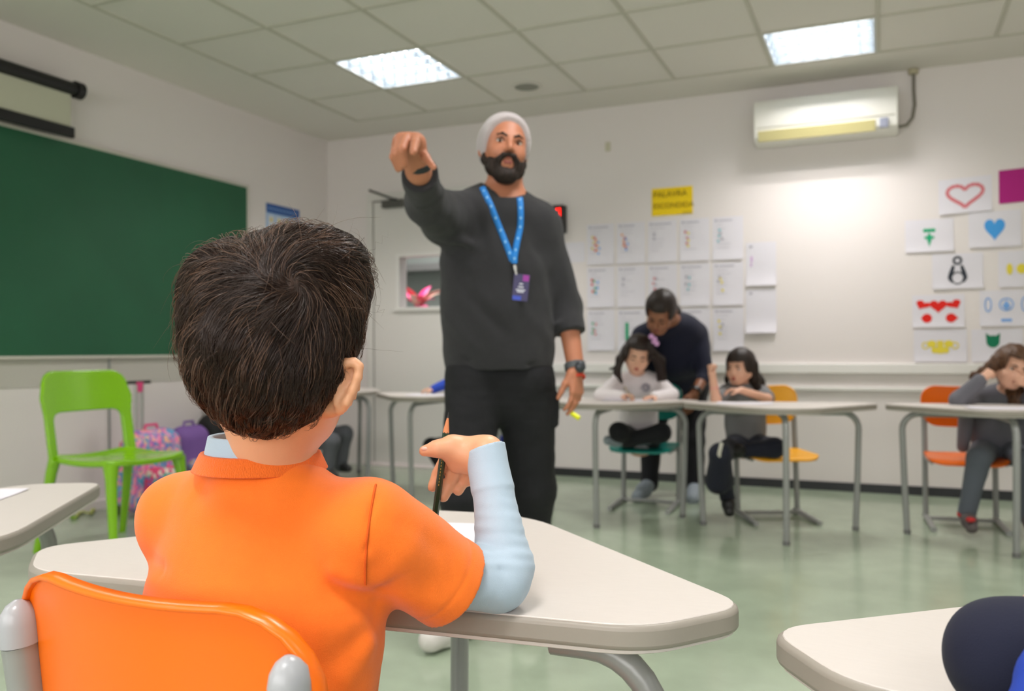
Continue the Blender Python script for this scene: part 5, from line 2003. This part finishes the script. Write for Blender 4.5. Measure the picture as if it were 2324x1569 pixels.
ge = figure('person with brown curly hair in a grey cardigan, resting the face on both fists', J, .0056, SKIN_GIRL, .72, top=CARD, pants=LEGG, shoe=mat('boot_grey', srgb(92, 84, 84), .8), hd=hd, extra=ex, top_off=.016, sleeve=.97,
            hands=[((J['wrR'], A3(2252, 842, 4.48) - J['wrR'], FW * .3 + RT, UP), dict(s=.72, curls=((1.2, 1.3, .8),) * 4, thumb=(.2, .5))),
                   ((J['wrL'], A3(2300, 858, 4.44) - J['wrL'], UP * .2 + FW, UP), dict(s=.72, curls=((.6, .9, .6),) * 4))])
face_bits(hd, ge, .0052, child=True)
kid_hair(ge, hd, HAIR_BROWN, .0055, bangs=False, vol=.018, disp=.006, extra=[
    ([hd.w(-.078, -.01, .02), A3(2252, 830, 4.62), A3(2232, 845, 4.64), A3(2212, 852, 4.66), A3(2200, 858, 4.68)], [.036, .030, .026, .018, .006]),
    ([hd.w(.078, -.01, .02), A3(2345, 850, 4.62), A3(2348, 910, 4.66)], [.040, .042, .030]),
    ([hd.w(0, -.05, -.02), A3(2305, 895, 4.72), A3(2308, 925, 4.66)], [.06, .055, .035])])
so = sdf_obj('sock', Fn(lambda P: np.maximum(np.linalg.norm((P - J['anR']) - ((P - J['anR']) @ UP)[:, None] * UP, axis=1) - .044, np.abs((P - J['anR']) @ UP) - .010) - .002, J['anR'] - .07, J['anR'] + .07), mat('sock_red', srgb(196, 40, 40), .8), ge, .005)
sdf_obj('shoe_strap', Sdf().ell(A3(2203, 1180, 4.44), (.024, .02, .014), 0), mat('strap_red', srgb(196, 40, 40), .6), ge, .005)

# child in blue behind the man
J = dict(pelvis=A3(1100, 1000, 6.42), chest=A3(1088, 880, 6.36), neck=A3(1088, 852, 6.34), shR=A3(1050, 868, 6.32), shL=A3(1128, 868, 6.36),
         elR=A3(1022, 868, 6.16), wrR=A3(984, 884, 6.08), elL=A3(1150, 885, 6.2), wrL=A3(1120, 892, 6.1),
         hipR=A3(1085, 1005, 6.40), hipL=A3(1118, 1005, 6.40), knR=A3(978, 1012, 6.02), anR=A3(1015, 1082, 6.10), toeR=A3(1010, 1098, 6.0),
         knL=A3(1085, 1012, 6.02), anL=A3(1112, 1004, 6.20), toeL=A3(1146, 998, 6.05))
hd = Frame(A3(1092, 815, 6.28), -FW - UP * .3, sc=.86)
gb = figure('person in a royal blue jacket and black trousers, mostly hidden behind the standing man', J, .0075, SKIN_GIRL, .68, top=BLUEJ, pants=BLACKP, shoe=mat('shoe_blue', srgb(40, 60, 170), .6), hd=hd,
            hands=[((J['wrR'], A3(952, 885, 6.05) - J['wrR'], (0, 0, -1), -FW), dict(s=.68, curls=((.5, .7, .5),) * 4))])
kid_hair(gb, hd, HAIR_DARK, .008)
chair_between(atz(1042, 1066, 0), atz(1140, 1063, 0), M['chair_teal'], 'teal school chair hidden behind the legs of the man in the beanie')

# child by the corner, hidden behind the boy's head
J = dict(pelvis=A3(690, 992, 6.55), chest=A3(690, 890, 6.5), neck=A3(692, 862, 6.5), shR=A3(662, 880, 6.4), shL=A3(722, 880, 6.6),
         elR=A3(720, 905, 6.3), wrR=A3(762, 903, 6.35), elL=A3(755, 900, 6.65), wrL=A3(780, 901, 6.62),
         hipR=A3(690, 1000, 6.45), hipL=A3(700, 996, 6.6), knR=A3(752, 1003, 6.25), anR=A3(742, 1072, 6.25), toeR=A3(760, 1080, 6.2),
         knL=A3(782, 985, 6.5), anL=A3(772, 1058, 6.5), toeL=A3(790, 1064, 6.45))
hd = Frame(A3(700, 828, 6.5), RT * .9 - FW * .3 - UP * .2, sc=.86)
ga = figure('person in grey trousers, mostly hidden behind the boy in orange', J, .0075, SKIN_GIRL, .68, front=RT, top=CLOTH('pale_blue_top', srgb(150, 176, 206)), pants=CLOTH('grey_trousers', srgb(92, 94, 100)),
            shoe=M['black'], hd=hd, legr=1.15, hands=[((J['wrR'], RT, (0, 0, -1), UP), dict(s=.7))])
kid_hair(ga, hd, HAIR_DARK, .008)
q1 = (J['hipR'] + J['hipL']) / 2
school_chair((q1[0] - .20, q1[1] - .02), R(-75), M['chair_orange'], 'orange school chair by the corner, hidden behind the boy in the orange shirt')

# person at the near right desk: only an elbow reaches into the picture
np_ = person(tuple(np.array([.62, .38, 0])), 'person in a navy and royal blue jacket leaning one elbow on a desk')
el_ = A3(2292, 1500, .693)
S = Sdf()
pel = np.array([.66, .30, .47])
che = np.array([.60, .40, .74])
nek = np.array([.58, .44, .88])
s1, s2 = A3(2520, 1340, .72), np.array([.74, .36, .80])
nh = Frame(np.array([.56, .50, 1.02]), (-.2, 1, -.1), sc=.9)
head(S, nh, child=True)
S.cap(nh.w(0, -.02, -.05), nek, .045, .047, .02)
S.chain([pel, che], [.10, .10], .04, ax=(0, 1, 0), f=1.4).cap(nek, s1, .04, .04, .03).cap(nek, s2, .04, .04, .03)
e2 = np.array([.78, .60, .745])
wr1, wr2 = np.array([.50, .86, .735]), np.array([.60, .86, .735])
S.chain([s1, el_, wr1], [.036, .030, .022], .015).chain([s2, e2, wr2], [.036, .030, .022], .015)
hand(S, wr1, (.3, 1, 0), (0, 0, -1), (1, 0, 0), .7)
hand(S, wr2, (-.3, 1, 0), (0, 0, -1), (-1, 0, 0), .7)
for s in (-1, 1):
    S.chain([pel + [s * .07, 0, 0], pel + [s * .08, .33, 0], pel + [s * .08, .36, -.38]], [.065, .05, .034], .02).cap(pel + [s * .08, .36, -.42], pel + [s * .08, .47, -.43], .034, .028, .01)
sdf_obj('body', S, SKIN_GIRL, np_, .006)
jk = Sdf().chain([A3(2480, 1500, .66), el_], [.046, .0445], .02).chain([el_, wr1], [.0445, .036], .02)
jk.disp = lambda P: fold(.0022, 42, 4)(P) + .0
sdf_obj('sleeve', jk, mat('navy_fleece', srgb(12, 17, 42), .9, bump=.2, bscale=900, sheen=.03), np_, .0032)
jk2 = Sdf().chain([s2, e2, wr2], [.05, .046, .038], .02)
sdf_obj('sleeve', jk2, NAVY, np_, .006)
jb = Sdf().chain([pel, che, np.array([.58, .44, .83])], [.125, .125, .085], .04, ax=(0, 1, 0), f=1.3).cap(nek - [0, 0, .05], s1, .06, .055, .05).cap(nek - [0, 0, .05], s2, .06, .055, .05)
jb.cap(A3(2458, 1578, .60), A3(2470, 1790, .57), .043, .065, .04)
sdf_obj('jacket', jb, mat('royal_blue', srgb(24, 62, 170), .8, bump=.2, bscale=900), np_, .005)
pj = Sdf().chain([pel + [-.05, 0, 0], pel + [.05, 0, 0]], [.10, .10], .02)
for s in (-1, 1):
    pj.chain([pel + [s * .07, 0, 0], pel + [s * .08, .33, 0], pel + [s * .08, .36, -.38]], [.08, .065, .05], .02)
    sdf_obj('shoe', Sdf().cap(pel + [s * .08, .34, -.425], pel + [s * .08, .50, -.43], .040, .036, .01), M['black'], np_, .007)
sdf_obj('trousers', pj, NAVY, np_, .007)
kid_hair(np_, nh, HAIR_DARK, .006)

# ================================================================== green plastic chair
cx_, cd_ = -2.21, 4.52
fwd = RT * .915 - np.array([FW[0], FW[1], 0]) * .403
O = EYE + RT * cx_ + FW * cd_
gc = thing('plastic_chair', (O[0], O[1], 0), 'lime green one-piece plastic chair beside the chalkboard', 'chair', None, math.atan2(-fwd[0], fwd[1]))


def rrect(x, z, x0, z0, x1, z1, r):
    qx = np.abs(x - (x0 + x1) / 2) - (x1 - x0) / 2 + r
    qz = np.abs(z - (z0 + z1) / 2) - (z1 - z0) / 2 + r
    return np.sqrt(np.maximum(qx, 0) ** 2 + np.maximum(qz, 0) ** 2) + np.minimum(np.maximum(qx, qz), 0) - r


def gback(P):
    x, y, z = P[:, 0], P[:, 1], P[:, 2]
    yc = .01 - .17 * (z - .46) - .035 * (1 - (x / .25) ** 2)
    lim = .255 - .03 * np.clip((.72 - z) / .2, 0, 1) * 0
    d = rrect(x, z, -.255, .70, .255, .905, .085)
    for s in (-1, 1):
        xc = s * (.238 - .0 * z)
        st_ = rrect(x, z, xc - .022, .43, xc + .022, .78, .02)
        d = smin(d, st_, .06)
    return np.maximum(d, np.abs(y - yc) - .009) - .004


class LocalParent:
    pass


def local_sdf(name, f, lo, hi, m, parent, h):
    V, F = mesh_sdf(f, np.asarray(lo, float), np.asarray(hi, float), h)
    return link_mesh(name, V, F, m, parent)


local_sdf('backrest', gback, (-.29, -.16, .40), (.29, .08, .93), M['green_plastic'], gc, .005)


def gseat(P):
    x, y, z = P[:, 0], P[:, 1], P[:, 2]
    d = rrect(x, y, -.245 + .02 * 0, -.02, .245, .43, .09)
    zc = .452 + .018 * (x / .24) ** 2 - .016 * np.sin(np.clip(y / .43, 0, 1) * pi) + .01 * np.clip((.05 - y) / .07, 0, 1)
    return np.maximum(d, np.abs(z - zc) - .010) - .004


local_sdf('seat', gseat, (-.27, -.05, .40), (.27, .46, .50), M['green_plastic'], gc, .005)
for sx in (-1, 1):
    MB().tube([(sx * .235, .012, .47), (sx * .238, -.01, .40), (sx * .25, -.045, .2), (sx * .262, -.085, 0)], [.030, .027, .022, .018], 14).build('leg', M['green_plastic'], gc)
    MB().tube([(sx * .215, .375, .45), (sx * .222, .385, .38), (sx * .232, .405, .2), (sx * .245, .43, 0)], [.038, .028, .023, .018], 14).build('leg', M['green_plastic'], gc)


# ================================================================== school bags by the wall
def pattern(name, cols, sc):
    m = mat(name, cols[0], .7, bump=.2, bscale=300)
    nt = m.node_tree
    tc = nt.nodes.new('ShaderNodeTexCoord')
    no = nt.nodes.new('ShaderNodeTexNoise')
    no.inputs['Scale'].default_value = sc * .6
    mx = nt.nodes.new('ShaderNodeVectorMath')
    mx.operation = 'ADD'
    vo = nt.nodes.new('ShaderNodeTexVoronoi')
    vo.inputs['Scale'].default_value = sc
    nt.links.new(tc.outputs['Object'], no.inputs['Vector'])
    nt.links.new(tc.outputs['Object'], mx.inputs[0])
    nt.links.new(no.outputs[1], mx.inputs[1])
    nt.links.new(mx.outputs[0], vo.inputs['Vector'])
    sep = nt.nodes.new('ShaderNodeSeparateColor')
    nt.links.new(vo.outputs['Color'], sep.inputs[0])
    cr = nt.nodes.new('ShaderNodeValToRGB')
    cr.color_ramp.interpolation = 'CONSTANT'
    cr.color_ramp.elements[0].color = cols[0]
    cr.color_ramp.elements[1].position = 1 / len(cols)
    cr.color_ramp.elements[1].color = cols[1]
    for i in range(2, len(cols)):
        e = cr.color_ramp.elements.new(i / len(cols))
        e.color = cols[i]
    nt.links.new(sep.outputs[0], cr.inputs[0])
    nt.links.new(cr.outputs[0], nt.nodes['Principled BSDF'].inputs['Base Color'])
    return m


def bag(px, d, wd, dp, ht, yaw, mb_, mf, ms, label, handle=None, hm_=None):
    p = A3(px, 1000, d)
    t = thing('rolling_backpack' if handle else 'backpack', (p[0], p[1], 0), label, 'backpack', None, yaw)
    def rbox(cy, cz, hx, hy, hz, r, seed):
        def f(P):
            zt = np.clip((P[:, 2] - cz) / hz, -1, 1)
            q = np.abs(P - [0, cy, cz]) - np.stack([hx * (1 - .10 * zt), hy * (1 - .22 * zt), hz + 0 * zt], 1) + r
            return np.linalg.norm(np.maximum(q, 0), axis=1) + np.minimum(q.max(1), 0) - r + .006 * wob(P, 18, seed)
        return f
    local_sdf('main_compartment', rbox(0, ht / 2 + .01, wd / 2, dp / 2, ht / 2 - .01, min(.09, dp * .45), int(px)), (-wd / 2 - .03, -dp / 2 - .04, -.0), (wd / 2 + .03, dp / 2 + .04, ht + .05), mb_, t, .008)
    local_sdf('front_pocket', rbox(dp * .45, ht * .32, wd * .38, dp * .32, ht * .24, .045, 3), (-wd / 2, 0, .0), (wd / 2, dp, ht * .8), mf, t, .008)
    for s in (-1, 1):
        MB().tube([(s * wd * .30, -dp * .45, ht * .85), (s * wd * .32, -dp * .62, ht * .5), (s * wd * .30, -dp * .45, .12)], .012, 8, flat=2.0, axis=(1, 0, 0)).build('strap', ms, t)
        if handle:
            MB().tube([(s * wd * .46, -dp * .2, .035), (s * (wd * .46 + .025), -dp * .2, .035)], .034, 18).build('wheel', M['black'], t)
    MB().tube([(-.05, 0, ht - .01), (-.04, 0, ht + .025), (.04, 0, ht + .025), (.05, 0, ht - .01)], .009, 8).build('carry_loop', ms, t)
    if handle:
        pr_ = MB()
        for s in (-.022, .022):
            pr_.tube([(s, -dp * .48, .1), (s, -dp * .48, handle)], .013, 10)
        pr_.build('trolley_pole', M['alu'], t)
        hh = MB().tube([(0, -dp * .48, handle - .05), (0, -dp * .48, handle + .015)], [.022, .028], 12).build('trolley_handle', hm_ or M['black'], t, bevel=.002)
        MB().tube([(-.085, -dp * .48, handle + .012), (.085, -dp * .48, handle + .012)], .011, 10).build('grip', M['black'] if hm_ else M['alu'], hh)
    return t


pinkm = mat('bag_pink', srgb(226, 70, 130), .6)
purp = mat('bag_purple', srgb(122, 86, 158), .7, bump=.2)
pat1 = pattern('bag_pattern', [srgb(90, 160, 200), srgb(236, 110, 170), srgb(80, 140, 190), srgb(240, 160, 190), srgb(140, 110, 190), srgb(236, 180, 150)], 14)
pat2 = pattern('bag_pattern_two', [srgb(214, 60, 110), srgb(150, 100, 180), srgb(90, 180, 170), srgb(222, 70, 120), srgb(230, 210, 200)], 11)
pat3 = pattern('bag_pattern_three', [srgb(150, 120, 190), srgb(210, 120, 170), srgb(110, 160, 200), srgb(190, 190, 170), srgb(96, 130, 70)], 18)
bag(343, 5.42, .40, .24, .52, R(-95), pat1, pat2, pinkm, 'pink and blue patterned rolling backpack under the chalkboard, behind the green chair', .80, pinkm)
bag(428, 5.90, .34, .20, .50, R(-88), purp, pat3, purp, 'purple patterned backpack standing between the pink and the black bags')
bag(500, 6.28, .38, .24, .56, R(-92), mat('bag_black', srgb(18, 18, 20), .7, bump=.2), mat('bag_black_pocket', srgb(26, 26, 28), .7), M['black'],
    'black rolling backpack beside the purple one, below the ear of the boy in orange', .78, None)
st_ = thing('bag_strap', atz(200, 1158, 0), 'yellow and green strap lying on the floor near the green chair', 'strap')
b0 = np.array(st_.location)
pts = [atz(x, y, .012) - b0 for x, y in ((168, 1176), (185, 1160), (205, 1166), (222, 1142), (246, 1132), (256, 1150))]
MB().tube(pts, .012, 8, flat=.35, axis=(0, 0, 1)).build('webbing', mat('strap_lime', srgb(190, 200, 110), .7), st_)
MB().tube([pts[0], pts[0] + np.array([-.03, .02, .0])], .02, 8, flat=.5, axis=(0, 0, 1)).build('buckle', mat('strap_green', srgb(110, 150, 40), .6), st_)
